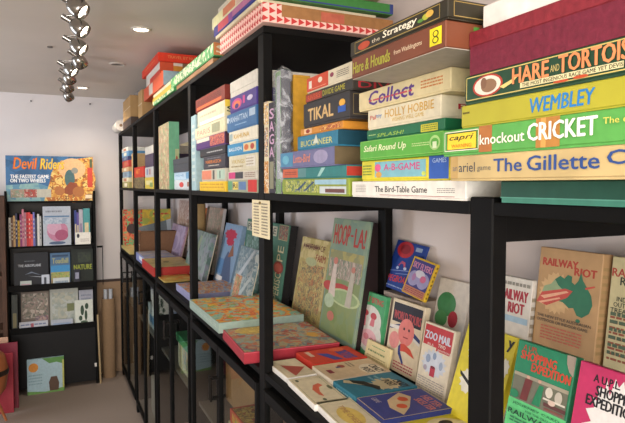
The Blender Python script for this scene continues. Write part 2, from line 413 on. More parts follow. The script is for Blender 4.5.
# --- nearest pile
G1 = 'board games piled at the near right'
pile('A', ZM, [
 dict(L=500.7, R=640, y=170, h=.0275, X=-.008, ya=.22, D=.3, col='1c4a3a', base='3f7f6c', frac=.78, label='dark green box flat on the near shelf at the bottom of its pile', group=G1,
      art={'F': [('r', 0, 0, 1, .06, '5a9a86')]}),
 dict(L=450, R=640, y=150, X=-.045, ya=.21, h=.0325, D=.33, col=mat('bfa876', .6, .12, 0, 14), label='faded buff game box lettered The Gillette, in dark blue', group=G1,
      art={'F': [('r', 450.5, .03, 458, .97, 'b3945a'), ('t', 'an', 453, .35, 457.5, .52, '57606a', .0), ('t', 'ariel', 459, .3, 475, .7, '3f4550', .0), ('t', 'game', 477.5, .28, 491, .5, '6a6a60', 0),
                 ('t', 'The', 494, .28, 522, .78, '2c4a86', .04), ('t', 'Gillette', 527.5, .28, 600, .82, '2c4a86', .04), ('t', 'Cup', 608, .26, 660, .85, '2c4a86', .04)]}),
 dict(L=443, R=640, y=120, X=-.045, ya=.215, h=.0345, D=.33, col='58a04c', label='green game box lettered knockout CRICKET, with a yellow corner label', group=G1,
      art={'F': [('r', 479, 0, 492, 1, 'a86a34'), ('r', 536, 0, 560, 1, 'b07a38'), ('r', 541, 0, 546, 1, 'd29a50'), ('o', 445, .12, 479, .92, .0012, 'e6e0c8'),
                 ('r', 447.5, .16, 477, .86, 'e8c830'), ('o', 447.5, .16, 477, .86, .001, '2a2a20'), ('t', 'capri', 450, .5, 474, .76, '1c1a16', .03, .3), ('t', 'WARNING', 452, .25, 472, .4, 'd07a28', .02),
                 ('t', 'knockout', 480.5, .28, 525, .66, 'f4f0e0', .03), ('t', 'CRICKET', 528.5, .26, 598, .85, 'f6f2e6', .05), ('t', 'The exciting', 604, .5, 660, .75, 'd8d060', .02)]}),
 dict(L=461.5, R=640, y=100, X=-.045, ya=.22, h=.0285, D=.32, col=mat('a8a230', .5, .05, 0, 20), label='yellow game box lettered WEMBLEY in blue', group=G1, frac=.96,
      art={'F': [('t', 'WEMBLEY', 530, .2, 595, .78, '2a7ab8', .04, .12), ('l', 463, .55, 470, .75, 1, '5a5220')]}),
 dict(L=465, R=640, y=80, X=-.045, ya=.23, h=.036, D=.32, col='23432e', label='dark green game box lettered HARE AND TORTOISE with gold borders', group=G1,
      art={'F': [('o', 466.5, .06, 690, .94, .0012, 'c8b468'), ('e', 487.5, .5, 15.5, .4, 'a83a2a'), ('e', 487.5, .5, 13.5, .34, 'd8cfc0'), ('e', 489, .48, 8, .24, '8a6a50'), ('e', 484, .6, 3, .2, '7a5a44'),
                 ('p', [(500, .35), (513, .52), (520, .62), (512, .38), (504, .26)], 'd8c478'),
                 ('t', 'HARE', 513, .34, 549, .86, 'e08a58', .05), ('t', 'AND', 551, .45, 560, .66, 'b8a868', .02), ('t', 'TORTOISE', 559.5, .36, 640, .9, 'e08a58', .05),
                 ('r', 521, .14, 625, .32, 'd8cfa0'), ('t', 'THE MOST INGENIOUS RACE GAME YET DEVISED', 523, .17, 632, .29, '2c3020', .03),
                 ('e', 562, .1, 8, .04, 'b84a28'), ('e', 582, .12, 8, .05, 'b84a28')],
           'L': [('o', .02, .06, .98, .94, .0012, 'c8b468')]}),
 dict(L=469, R=640, y=30, X=-.045, ya=.24, h=.054, D=.3, col=mat('7e2630', .6, .12, 0, 120, .3), label='maroon cloth-textured box with a deep lid on the green race game', group=G1, frac=.35, base=mat('6e2234', .6, .12, 0, 120, .3)),
 dict(L=483, R=640, y=3, X=-.035, ya=.25, h=.03, D=.28, col='e4e0da', label='white box on top of the maroon box', group=G1),
])
# --- second pile
G2 = 'board games piled around the middle of the near shelf'
pile('B', ZM, [
 dict(L=352, R=466, y=180, X=0, D=.3, col='e6e2d8', label='white box lettered The Bird-Table Game at the bottom of its pile', group=G2,
      art={'F': [('t', 'The Bird-Table Game', 375, .3, 427, .68, '2a2622', .04), ('l', 437, .3, 455, .6, 3, '8a8680'), ('l', 356, .25, 366, .8, 5, 'a8a49c'), ('r', 380, .1, 455, .13, 'a05048')]}),
 dict(L=362, R=449, y=154.5, X=.004, D=.28, col='d8cc30', label='yellow game box with a blue end beneath the green one', group=G2,
      art={'F': [('r', 429, 0, 1, 1, '2a58b0'), ('r', 375, .12, 426, .9, '7ab4c0'), ('t', 'A-B-GAME', 384, .45, 420, .78, 'c84a80', .05), ('e', 378, .6, 3, .2, 'd85a8a'), ('e', 379, .25, 3, .15, 'd8a040'),
                 ('e', 424, .25, 2, .1, 'c8d860'), ('l', 363.5, .2, 372, .8, 4, '6a8a30'), ('t', 'GAMES', 433, .7, 447, .9, 'a8c0e0', .02)]}),
 dict(L=360, R=443.6, y=130, X=-.003, D=.28, col='5aa83a', label='bright green game box lettered Safari Round Up', group=G2,
      art={'F': [('o', 361, .04, 1, .97, .0008, '8ac860'), ('t', 'Safari Round Up', 364, .3, 406, .72, 'e8ecc0', .04, .2), ('l', 412, .4, 430, .6, 2, 'c0d890'), ('e', 435, .5, 5.5, .34, 'a8d080'), ('e', 435, .5, 4, .22, '5aa83a'), ('r', 433, .25, 437, .55, 'd8e8c0')]}),
 dict(L=367, R=444.7, y=117.2, X=.0, D=.27, col='1e6a44', label='dark green game box lettered SPLASH above the bright green one', group=G2,
      art={'F': [('t', 'SPLASH!', 377, .15, 404, .5, '9ac048', .04, .2), ('r', 421, .02, 438, .7, 'c8c030'), ('l', 422, .1, 437, .65, 3, '5a7a28'), ('l', 369, .35, 376, .55, 1, 'b0d080')],
           'N': [('t', 'SPLASH', .15, .25, .5, .75, '6aa050', .03)]}),
 dict(L=368, R=441, y=93.6, X=.0, D=.27, col='e0d6b8', label='cream game box with a stitched-yellow title and red end lettering', group=G2,
      art={'F': [('t', 'HOLLY HOBBIE', 385, .42, 434, .84, 'd0a448', .03), ('t', 'WISHING WELL GAME', 392, .16, 424, .36, 'd0b060', .02), ('t', 'Pal', 370.5, .45, 376, .68, 'c84a4a', .03), ('t', 'toy', 376.5, .45, 382, .68, '4a80c0', .03)],
           'N': [('t', 'Palitoy', .12, .3, .5, .62, 'b02a34', .05)]}),
 dict(L=359, R=451, y=66, X=-.004, D=.27, col='dccc9c', label='cream game box lettered Collect in striped purple', group=G2,
      art={'F': [('t', 'Collect', 369, .14, 414, .88, '5a3a84', .06, .15), ('l', 369, .3, 414, .5, 1, 'c84a5a'), ('l', 421, .3, 443, .75, 3, 'c87a40')], 'N': [('e', .5, .5, .06, .25, '6a7a60')]}),
 dict(L=352, R=446, y=19, X=-.08, D=.37, col=mat('703e28', .45, .15, 0, 8), base='a8a094', frac=.97, label='rust brown game box jutting out beneath the black and gold one', group=G2,
      art={'F': [('t', 'Hare & Hounds', 353, .22, 390, .75, 'a0a038', .04, .1), ('t', 'from Waddingtons', 394, .35, 422, .6, 'e0c8a8', .02), ('r', 430, .18, 442, .85, 'e0d020'), ('e', 436, .62, 3, .13, '40400c'), ('e', 436, .62, 2, .09, 'e0d020'), ('e', 436, .38, 3.2, .13, '40400c'), ('e', 436, .38, 2.2, .09, 'e0d020')],
           'N': [('t', 'Hare', .12, .2, .5, .85, '4a8a38', .07)], 'L': []}),
 dict(L=350.6, R=448, y=-3, X=-.08, D=.3, col=mat('2e2a1e', .35, .2, 0, 10), label='black game box with gold borders lettered Strategy, topmost of its pile', group=G2,
      art={'F': [('o', 355, .12, 440, .88, .001, 'a8904c'), ('e', 364, .45, 6, .25, 'b0482c'), ('t', 'the', 372, .35, 380, .6, 'd8ccb0', .02), ('t', 'Strategy', 383, .25, 417, .78, 'f0e8d0', .05, .1), ('e', 426, .5, 3.5, .17, 'a8b03c'), ('e', 430, .58, 4, .19, 'd0a84a'), ('e', 421, .4, 3, .1, '5a8a3c')],
           'N': [('o', .03, .1, .97, .9, .001, '9a8048'), ('e', .35, .5, .08, .3, '8a3028'), ('e', .48, .6, .06, .2, '8a3028')]}),
])
# --- third pile
G3 = 'board games piled in front of the yellow upright box'
YR = dict(X=.006)
pile('C', ZM, [
 dict(L=282.5, R=349, y=177.5, D=.27, X=.0, col='8a9a38', label='olive and yellow game box with blue rockets at the bottom of its pile', group=G3,
      art={'F': [('r', .06, .1, .6, .9, busy(['a8b048', '6a8040', 'c8c860', '486080'], 60, 1)), ('r', .62, .05, .97, .5, 'c8d0d0'), ('r', .7, .12, .95, .35, '6a4038'), ('r', .55, .62, .97, .92, '9ac0d0'), ('p', [(.25, .2), (.4, .8), (.43, .8), (.3, .2)], '2c4a70'), ('p', [(.38, .2), (.52, .8), (.55, .8), (.42, .2)], '2c4a70')]}),
 dict(L=283, R=346.7, y=164.6, D=.27, X=.0, col='2c7a78', label='teal game box with an orange end, second from the bottom', group=G3,
      art={'F': [('r', 0, .05, .28, .95, 'c8603c'), ('r', .28, .05, .42, .95, '5a8a8a'), ('p', [(.6, .1), (.66, .9), (.72, .9), (.64, .1)], '9ac8c0'), ('l', .04, .3, .26, .7, 2, '8a4030')],
           'N': [('r', 0, .1, 1, .9, 'a8382c'), ('r', .35, .1, .7, .9, '2c6a70')]}),
 dict(L=280.5, R=334.5, y=145.7, D=.27, X=-.002, col='6f6f96', label='mauve game box with curly orange lettering and a worn brown end', group=G3,
      art={'F': [('r', 0, .04, .27, .96, '4c8ab0'), ('t', 'Lotto-Bird', .28, .25, .6, .75, 'e08a68', .03, .2), ('e', .78, .5, .12, .4, '9a94b4'), ('e', .12, .5, .07, .3, '6ab0c8')],
           'N': [('r', 0, 0, .3, 1, '6a5a40'), ('t', 'PLAY', .5, .3, .8, .7, '2a5a70', .03)]}),
 dict(L=297.5, R=338, y=129, D=.26, X=.0, col='2e7a98', label='blue game box with pale yellow capitals above the mauve one', group=G3,
      art={'F': [('t', 'BUCCANEER', .1, .18, .88, .6, 'c8c878', .05), ('p', [(.42, .3), (.5, .95), (.56, .3)], 'd8dcc8')],
           'N': [('r', 0, 0, 1, 1, '1c4656'), ('t', 'PIRATE', .45, .25, .9, .78, 'a8a050', .05)]}),
 dict(L=300.5, R=343, y=120, D=.25, X=.002, col='d08a30', label='orange game box between the blue box and the black Tikal box', group=G3,
      art={'F': [('r', .1, .1, .3, .9, 'e8c090'), ('e', .2, .5, .05, .3, 'a03a20'), ('r', .5, .15, .95, .85, busy(['d08a30', 'a84820', 'e8b860'], 70, 3))]}),
 dict(L=303.5, R=349.7, y=90, D=.26, X=.0, col='34302f', label='black game box lettered TIKAL in carved stone letters', group=G3,
      art={'F': [('t', 'TIKAL', .12, .2, .68, .72, 'd8b478', .07), ('e', .86, .62, .06, .14, 'e8b040'), ('r', .78, .25, .93, .5, '2a5ab0')], 'N': [('o', .03, .1, .97, .9, .001, '8a7a50')]}),
 dict(L=306, R=352.8, y=78, D=.25, X=.003, col='3a3630', label='grey game box with red and yellow title lettering under the orange and white one', group=G3,
      art={'F': [('r', 0, .1, .38, .9, '9a3a24'), ('t', 'RIVERS', .05, .25, .34, .75, 'd85a34', .04), ('t', 'DIVIDE GAME', .4, .25, .86, .8, 'b8b040', .03)], 'N': [('t', 'DIVIDE', .05, .2, .6, .8, 'b0303a', .05)]}),
 dict(L=307, R=353.5, y=60, D=.25, X=.0, col='d8cfb4', label='white game box with an orange end, topmost of its pile', group=G3,
      art={'F': [('r', 0, 0, .5, 1, 'cc4c2c'), ('r', .05, .2, .12, .75, 'e8e0d0'), ('e', .32, .6, .05, .2, 'e8d8c0'), ('e', .58, .62, .04, .16, '8a3a50'), ('l', .68, .25, .92, .75, 4, '6a6458'), ('r', .1, .12, .45, .16, 'e8a080')],
           'N': [('r', 0, 0, 1, 1, 'c87a50')]}),
])
# --- upright games next to the tagged post
def upright(L, Rr, ytop, X, D, col, label, art=None, zb=ZM, group=None, name='board_game_box', cat='board game', yb=None, ya=None, lid=None, z_t=None):
    a = onx(Rr, ytop + 30, X).y if ya is None else ya; b = onx(L, ytop + 30, X).y if yb is None else yb
    zt = onx(Rr, ytop, X).z if z_t is None else z_t
    return games_box(name, label, cat, group, (X, (a + b) / 2, zb + .0003), (0, 0, 0), D, b - a - .001, zt - zb, col, art, lid)
upright(262.5, 268.5, 101, 0.0, .22, 'd8d0b0', 'narrow white and orange box standing on end beside the tagged post',
        {'F': [('r', 0, .0, 1, .35, busy(['e8e0c8', 'd89a30', 'b06a20', 'f0e8d0'], 60, 5)), ('r', .1, .4, .9, .72, busy(['e8e0c8', 'c8862c', '3a5a70', 'f0e8d0'], 70, 6)), ('r', 0, .75, 1, 1, busy(['f0ead8', 'd8a848', '8a98a8'], 60, 7))]}, yb=1.434)
b1 = onx(268.5, 131, 0).y
upright(268.5, 275, 101, .0, .24, '2c2630', 'black narrow box on end with pink vertical lettering', None, yb=b1 - .001)
# its pink letters, stacked down the spine
def spine_letters():
    o = [q for q in bpy.data.objects if q.get('label', '').startswith('black narrow box on end')][0]
    m = MB(); me = o.data; e = (0, .24, min(v.co.y for v in me.vertices), max(v.co.y for v in me.vertices), 0, max(v.co.z for v in me.vertices))
    m.print_on(frame('F', *e), [('t', c, .15, .82 - k * .14, .85, .93 - k * .14, 'd0a8c8', .05) for k, c in enumerate('SAGA')] + [('r', .2, .05, .8, .35, '8a8a70')])
    m.build('lettering', o)
spine_letters()
b2 = onx(275, 131, 0).y
upright(275, 281, 70, .0, .026, '6a9a58', 'narrow light green box wrapped in clear plastic, standing on end', {'N': [('r', 0, 0, 1, 1, '4a4850'), ('r', .1, .02, .9, .1, '5aa040')], 'F': [('r', .2, .12, .9, .96, 'a8aab0')]}, yb=b2 - .004)
ob = bpy.data.objects[-1]
def wrap_last(label, X0, X1, y0, y1, z0, z1):
    m = MB(); rr = random.Random(3); n = 9
    # crumpled sleeve: a ring of walls with a gathered point at the top
    ring = lambda t, g: [(X0 - .004 + (X1 - X0 + .008) * a, y0 - .003 + (y1 - y0 + .006) * b, z0 + (z1 - z0) * t) for a, b in ((0, 0), (.5, -.08 * g), (1, 0), (1, 1), (.5, 1.05), (0, 1))]
    vs = []
    for k in range(n):
        for p in ring(k / (n - 1), 1): vs.append((p[0] + rr.uniform(-.003, .003), p[1] + rr.uniform(-.002, .002), p[2]))
    vs.append(((X0 * .6 + X1 * .4), (y0 + y1) / 2, z1 + .016))
    fs = [(k * 6 + i, k * 6 + (i + 1) % 6, (k + 1) * 6 + (i + 1) % 6, (k + 1) * 6 + i) for k in range(n - 1) for i in range(6)]
    fs += [((n - 1) * 6 + i, (n - 1) * 6 + (i + 1) % 6, n * 6) for i in range(6)]
    m.add(vs, fs, film(), True); return m
bb = [q for q in bpy.data.objects if q.get('label', '').startswith('narrow light green box wrapped')][0]
ys_ = [v.co.y for v in bb.data.vertices]; zs_ = [v.co.z for v in bb.data.vertices]
wrap_last('', 0, .026, min(ys_), max(ys_), .0, max(zs_)).build('plastic_wrap', bb)
yy = bb.location.y - (max(ys_) - min(ys_)) / 2
upright(290, 303, 79, .034, .047, mat('c0902c', .5, .1), 'ochre yellow box standing upright behind the pile with the Tikal box', {'N': [('o', .02, .02, .98, .98, .001, 'a87820')]}, ya=yy + .0, yb=1.355, z_t=onx(290, 76, .034).z)

# --- piles of the third bay
G4 = 'board games piled beside the tagged post in the third bay'
def pd(rows, G, yn, **k):
    for r in rows: r.setdefault('ya', yn); r['group'] = G; r.setdefault('D', .24)
    return rows
pile('D', ZM, pd([
 dict(L=228, R=255, y=179.5, col='98a088', label='small game box with a red end and coloured picture panels, bottom of its pile', art={'F': [('r', .72, 0, 1, 1, 'c83028'), ('r', .0, .1, .16, .9, '5a9a70'), ('r', .2, .15, .38, .85, 'e0c860'), ('r', .42, .15, .66, .85, '5a7aa8'), ('t', 'RI', .2, .3, .36, .7, '2a2a2a', .05)]}),
 dict(L=228, R=255, y=170, col='c8c2b4', label='black and white game box with a pink panel, second from the bottom', art={'F': [('r', .03, .1, .28, .9, 'c83a78'), ('r', .28, .1, .56, .9, '3a3a40'), ('l', .62, .2, .95, .85, 3, '8a6a58')]}),
 dict(L=229, R=255, y=152.5, col='d0cab0', label='cream game box with tan lettering in the pile beside the tagged post', art={'F': [('t', 'VIKINGS', .12, .45, .6, .72, 'b8a050', .04), ('r', .65, .2, .95, .85, 'd8d4c8'), ('l', .65, .25, .9, .8, 3, 'a89a80'), ('l', .1, .15, .55, .35, 1, '9a8a60')]}),
 dict(L=227.5, R=255, y=139, col='3a8ab8', label='light blue game box with a cream and orange picture at its right', art={'F': [('t', 'BALLOON', .06, .35, .52, .65, 'e8f0f0', .04), ('r', .58, .15, .98, .85, 'd8c89a'), ('e', .68, .5, .07, .25, 'c86a30'), ('e', .87, .5, .06, .25, 'b04030')]}),
 dict(L=229, R=255, y=125, col='ddd8c4', label='white game box with yellow-gold capitals below the large blue one', art={'F': [('t', 'KAHUNA', .2, .3, .76, .68, 'c8a030', .05), ('r', .02, .2, .14, .8, '9ab0b0')]}),
 dict(L=227, R=255, y=104.5, col='3a6a9a', label='large mid-blue game box with white lettering in the pile beside the tagged post', art={'F': [('t', 'MANHATTAN', .06, .45, .72, .78, 'b8cce0', .03), ('l', .3, .18, .7, .32, 1, '90b0d0'), ('r', .78, .5, .96, .9, 'a8bcd0'), ('r', .0, .5, .06, .8, 'd8e0e0')]}),
 dict(L=230, R=255, y=86.5, col='4a3a86', label='purple game box with a pink and orange arch on its front', art={'F': [('e', .28, .45, .2, .35, 'c84a8a'), ('e', .28, .4, .14, .25, 'e07848'), ('e', .28, .3, .08, .16, '3a2a76'), ('r', .52, .3, .6, .8, 'c84a8a'), ('e', .78, .5, .1, .16, 'c8c0d8')]}),
 dict(L=230, R=255, y=69, col='d0ccc0', label='white box with no print topmost beside the tagged post', frac=.7)], G4, 1.4935))
G5 = 'board games piled in the middle of the third bay'
yE = onx(221.5, 110, .0).y
pile('E', ZM, pd([
 dict(L=199.6, R=228, y=181, col='d8b428', label='yellow game box at the bottom of its pile in the third bay', art={'F': [('l', .05, .2, .95, .85, 2, 'c09018')]}),
 dict(L=201.6, R=228, y=167.5, col='b8b4a4', label='grey and white game box with a salmon panel above the yellow one', art={'F': [('r', .02, .1, .45, .9, 'c87a60'), ('r', .5, .1, .58, .9, '50504c'), ('r', .68, .1, .98, .9, 'a8c0b0'), ('r', .78, .2, .82, .8, '50605c')]}),
 dict(L=203.5, R=228, y=153, col='34323c', label='dark game box with an orange title across its front', art={'F': [('t', 'MARRAKECH', .12, .4, .82, .66, 'd07a30', .05), ('l', .25, .15, .75, .28, 1, 'c8c0b0'), ('l', .2, .72, .8, .9, 1, '6a6a70')]}),
 dict(L=200, R=225.5, y=144, col='24242a', label='thin black game box in the middle of the third bay pile', art={'F': [('l', .3, .3, .9, .6, 1, 'b0b0b0')]}),
 dict(L=196, R=226.5, y=130.5, col='4a2a68', label='purple game box with a red picture end in the third bay', art={'F': [('r', .02, .6, .5, .95, 'd0c8b8'), ('r', .52, .05, .98, .95, busy(['4a2050', 'b03a40', 'd08060', '301840'], 60, 8))], 'N': [('r', 0, 0, 1, 1, '3c1c2c')]}),
 dict(L=195, R=221.8, y=119, col='d8cfae', label='cream game box with pale red capitals in the third bay', art={'F': [('t', 'PARIS', .08, .2, .55, .7, 'c89080', .05), ('r', .6, .1, .85, .9, '9a9c80')], 'N': [('r', .5, 0, 1, 1, '6a5a50')]}),
 dict(L=197.5, R=221.3, y=101, col='d2c9ae', label='large white game box with a yellow end lettered SO', art={'F': [('l', .1, .45, .7, .75, 1, 'b0a890'), ('r', .1, .02, .98, .25, 'ece6d6')], 'N': [('r', 0, .1, .5, .95, 'd8cc9a'), ('r', 0, .6, 1, 1, 'e0c040'), ('t', 'SO', .03, .3, .3, .62, '2a3a2a', .07)]}),
 dict(L=195.5, R=217, y=88, col=mat('7a2c20', .5, .1), h=.05, label='dark red game box topmost in the third bay pile', art={'F': [('r', .05, .08, .9, .3, 'c86030'), ('l', .1, .4, .9, .8, 3, '4a2018')]})], G5, 1.8045))
upright(192.2, 195.6, 104, .002, .2, '9ab8c0', 'pale blue narrow box standing on end at the left of the third bay', {'F': [('l', .2, .1, .8, .9, 9, 'c8d4d0')]}, yb=2.304, z_t=ZM + .30)
upright(196, 199.4, 150, .03, .2, 'd0b890', 'short cream narrow box standing on end at the left of the third bay', {'F': [('r', .1, .3, .9, .6, 'c86a50')]}, yb=2.21, ya=2.165, z_t=ZM + .13)

# --- fourth bay
y0 = onx(159, 150, .0).y; y1 = onx(168.5, 150, .0).y
upright(159, 168.5, 121, .0, .05, busy(['b8b48a', 'c8a078', '8aa878', 'b07860', 'd0c8a0'], 22, 9), 'tall box on end with a faded picture front and mint green side', {'N': [('r', 0, 0, 1, 1, '6aa884'), ('r', .6, .05, .95, .6, 'b0b888'), ('e', .75, .45, .1, .05, 'b05a48')]}, yb=3.05, ya=2.77, z_t=onx(168.5, 121.5, 0).z)
G6 = 'boxes piled beside the tall mint-sided box'
yn = 2.36; yf = 2.75
pile('F4', ZM, pd([
 dict(L=170, R=186, y=180, yb=yf, X=.02, col='c8d0d4', label='white card box with a red emblem at the bottom of the fourth bay', art={'F': [('e', .42, .5, .12, .3, 'c8403c'), ('r', .72, .3, .92, .8, '9a6a5a')]}),
 dict(L=170, R=186, y=171.5, yb=yf, X=.02, col='b8d0e0', label='white and sky blue card box above the one with the red emblem', art={'F': [('t', 'MOVE', .1, .4, .55, .7, '5a90b8', .03), ('r', .66, .1, .98, .9, '6aa0c8')]}),
 dict(L=170, R=186, y=157, yb=yf, X=.015, col='3c4048', label='dark slate box with a lipped lid on the sky blue card box', frac=.4)], G6, yn))
upright(184, 187, 120, .1, .2, '5a2a22', 'dark red box standing at the back of the fourth bay', None, yb=2.50, ya=2.42, zb=PILES['F4'], z_t=PILES['F4'] + .14)
# --- fifth bay
games_box('picture_game_box', 'framed yellow picture box leaning at the back of the fifth bay', 'board game', None, (.25, 3.72, ZM), (0, R(6), 0), .03, .24, .3, 'b8aa80', {'F': [('r', .08, .08, .92, .92, 'd8c878'), ('r', .2, .15, .8, .45, 'e0c040'), ('e', .5, .65, .2, .15, '9aa890')]}, None)
pile('G5', ZM, [dict(L=128, R=143, y=177, X=.0, ya=3.60, yb=4.03, D=.2, col=busy(['4a4438', '8a8050', '2c2a28', '6a6048'], 30, 4), label='olive patterned box beneath the small red box', group='boxes in the fifth bay'),
                dict(L=128, R=143, y=166, X=.0, ya=3.58, yb=4.02, D=.2, col='c0281c', label='bright red box with orange capitals in the fifth bay', group='boxes in the fifth bay', art={'F': [('t', 'ART', .2, .3, .6, .75, 'e8a040', .08)]})])
pile('G5b', ZM, pd([
 dict(L=145, R=152, y=177, col='d8c048', label='yellow card box at the bottom of the narrow pile in the fifth bay', art={'F': [('r', .1, .3, .9, .7, 'e8dca0'), ('r', .6, .1, .95, .5, '8aa060')]}),
 dict(L=145, R=152, y=166.5, col='c8c8c4', label='white card box with a red and blue figure in the fifth bay', art={'F': [('r', .2, .2, .4, .8, '7a8ab0'), ('r', .55, .2, .7, .8, 'b06a68')]}),
 dict(L=145, R=152, y=153, col='50445a', label='dusky purple card box in the narrow pile of the fifth bay'),
 dict(L=145, R=152, y=145, col='dcd6c8', label='white card box topmost of the narrow pile in the fifth bay')], 'card boxes in the fifth bay', 3.24))
for r_ in ():
    pass
# --- sixth bay: many small boxes
cols6 = [('9a9458', 'olive'), ('c8c0a0', 'cream'), ('7a94a8', 'grey-blue'), ('b89468', 'tan'), ('b03a30', 'red'), ('3a4470', 'navy'), ('5a8ab0', 'blue'), ('d0ccc0', 'white')]
z = ZM
for k, (c, n) in enumerate(cols6):
    h = (.045, .035, .045, .035, .05, .03, .04, .03)[k]
    games_box('card_game_box', '%s small box in the far corner pile, %s' % (n, ('at the very bottom', 'second from the bottom', 'third from the bottom', 'fourth from the bottom', 'fourth from the top', 'third from the top', 'second from the top', 'topmost')[k]), 'card game', 'small boxes piled in the bay at the far wall',
              (.01, 4.6 + .02 * (k % 2), z), (0, 0, 0), .2, .42 - .03 * (k % 3), h - .0005, c, {'F': [('r', .3, .2, .7, .8, ('d8d0b8', 'b06848', '6a7888')[k % 3])]}, None); z += h
upright(131, 133, 150, .02, .16, 'c0a070', 'tan narrow box standing beside the far corner pile', None, yb=4.30, ya=4.22, z_t=ZM + .25)

# ---------------------------------------------------------------- on top of the tall shelving
TP = tri_pattern()
def topbox(X, y0, y1, z0, z1, D, col, label, art=None, group='boxes on top of the tall shelving', lid='up', frac=.93, base=None, name='board_game_box', cat='board game', rz=0):
    return games_box(name, label, cat, group, (X, (y0 + y1) / 2, z0 + .0003), (0, 0, rz), D, y1 - y0, z1 - z0 - .0006, col, art, lid, frac=frac, basecol=base)
z1 = onx(266, 3, -.02).z
topbox(-.012, 1.405, 1.815, ZT, ZT + .0515, .40, TP, 'long box covered in red triangle paper overhanging the tagged post', {'N': [('r', .13, .36, 1, .99, mat('9c6e42', .6, .08)), ('r', .42, .4, .6, .9, mat('b8604a', .6, .1))]}, frac=.999, base=TP, lid=None)
ZP = ZT + .0515
topbox(-.02, 1.42, 1.84, ZP, ZP + .012, .36, 'd4c8a8', 'thin cream tray on the triangle-paper box', lid=None)
topbox(-.02, 1.44, 1.86, ZP + .012, ZP + .045, .25, '3c3a80', 'blue and purple game box with a red and pink picture, on the thin cream tray', {'F': [('r', .12, .1, .4, .95, 'c84a58'), ('r', .4, .1, .5, .95, '8a4a90'), ('r', .5, .3, .95, .95, 'b06a90'), ('r', 0, 0, 1, .1, '2a3a90')]})
topbox(.0, 1.40, 1.436, ZP + .0125, ZP + .043, .385, '3c7a3a', 'green game box with yellow letters seen end-on above the triangle-paper box', {'N': [('r', 0, 0, 1, .14, '34407c'), ('r', .97, 0, 1, 1, '34407c'), ('t', 'GAME', .1, .35, .25, .8, 'd0c040', .05), ('r', .0, .3, .06, .8, 'c84a3c')]})
o = bpy.data.objects
topbox(-.015, 1.46, 1.9, ZP + .045, ZP + .085, .3, 'd8d4b0', 'cream game box with orange picture above the blue and purple one', {'F': [('r', .05, .1, .3, .9, 'e0dca8'), ('r', .3, .2, .6, .9, 'c87a58'), ('r', .62, .1, .95, .9, 'd0b0a0')]})
topbox(-.0, 1.47, 1.88, ZP + .085, ZP + .115, .28, 'cfc6b4', 'pale worn box at the very top over the triangle-paper box', None)
topbox(.16, 1.38, 1.43, ZP + .048, ZP + .075, .18, 'd0c09a', 'cream rounded box resting on the green end-on box', None, lid=None)

# long green spine box over the third and fourth bays, and the pile beyond it
GS = busy(['3c8a50', '4a9a5c', 'd8d8b8', '3c8a50', '2c7a44'], 14, 12)
topbox(0, 1.95, 2.575, ZT, ZT + .019, .22, '8a6440', 'shallow brown tray under the long green box on top of the shelving', lid=None)
topbox(-.004, 1.925, 2.68, ZT + .0195, ZT + .066, .2, '3c8a50', 'long green and white game box lying along the top of the shelving', {'F': [('r', .0, .04, 1, .96, GS), ('t', 'SCRABBLE', .2, .2, .75, .8, 'd8dcc0', .05)], 'N': [('r', 0, 0, 1, 1, 'c8804a'), ('t', 'S', .05, .2, .25, .8, 'd8d0b0', .05)]})
topbox(-.01, 2.59, 3.15, ZT, ZT + .019, .2, '4a9a5c', 'thin green and white box at the bottom of the pile below the bright red box', {'F': [('r', .0, .0, 1, 1, GS)]})
topbox(.0, 2.70, 3.23, ZT + .0195, ZT + .05, .22, 'd0a030', 'mustard yellow thin box on the thin green and white one', {'F': [('r', .0, .1, .4, .5, 'e0b850')]})
topbox(.0, 2.72, 3.20, ZT + .05, ZT + .066, .2, 'd8cfb0', 'cream thin box on the mustard yellow one', None)
topbox(-.01, 2.84, 3.47, ZT + .066, ZT + .137, .17, 'c8502c', 'orange red game box with a slate blue end', {'F': [('r', .3, .1, .5, .9, 'd8c8b8')], 'N': [('r', 0, 0, 1, 1, '6a7c88')]}, lid=None)
topbox(.01, 3.05, 3.5, ZT + .137, ZT + .222, .24, 'd8d0c4', 'white game box with a red corner in the pile near the ceiling', {'F': [('r', .3, 0, 1, .5, 'c84030')], 'N': [('r', 0, 0, .3, 1, 'c8502c'), ('r', .3, .2, .5, .8, 'd09030'), ('r', .5, 0, 1, 1, '8a6a4a')]})
topbox(-.0, 3.035, 3.60, ZT + .222, ZT + .268, .33, 'd8381c', 'bright red game box at the top of the pile near the ceiling', {'N': [('t', 'TRAVEL BY NUMBER', .15, .35, .75, .7, 'e08a50', .02)], 'F': [('l', .2, .3, .8, .7, 1, 'e07848')]})
KR = mat('b08c5c', .75, .06, 0, 10)
def carton(name, label, x, y, z, dx, dy, dz, flaps=True, col=None, rz=0):
    root = empty(name, (x, y, z), (0, 0, rz)); props(root, label, 'cardboard box', None); k = col or KR
    m = MB(); m.box(0, dx, -dy / 2, dy / 2, 0, dz, k, .002); m.print_on(frame('F', 0, dx, -dy / 2, dy / 2, 0, dz), [('r', 0, .48, 1, .52, mat('c0a070', .3, .04))]); m.build('body', root)
    if flaps:
        m = MB(); m.box(0, dx, -dy / 2, -.003, dz, dz + .004, k); m.box(0, dx, .003, dy / 2, dz, dz + .004, k); m.build('flap', root)
    return root
carton('cardboard_box', 'narrow upright cardboard box beside the pile of red games on top of the shelving', .0, 3.70, ZT + .0003, .14, .16, .16)
# wedge of dark board, big carton with a bag on it
topbox(.0, 4.15, 4.62, ZT, ZT + .056, .27, '4a3a30', 'dark brown flat case under the large cardboard box', name='flat_case', cat='case')
carton('cardboard_box', 'large cardboard box with a small red stamp resting on the dark flat case', .0, 4.39, ZT + .0563, .24, .42, .15)
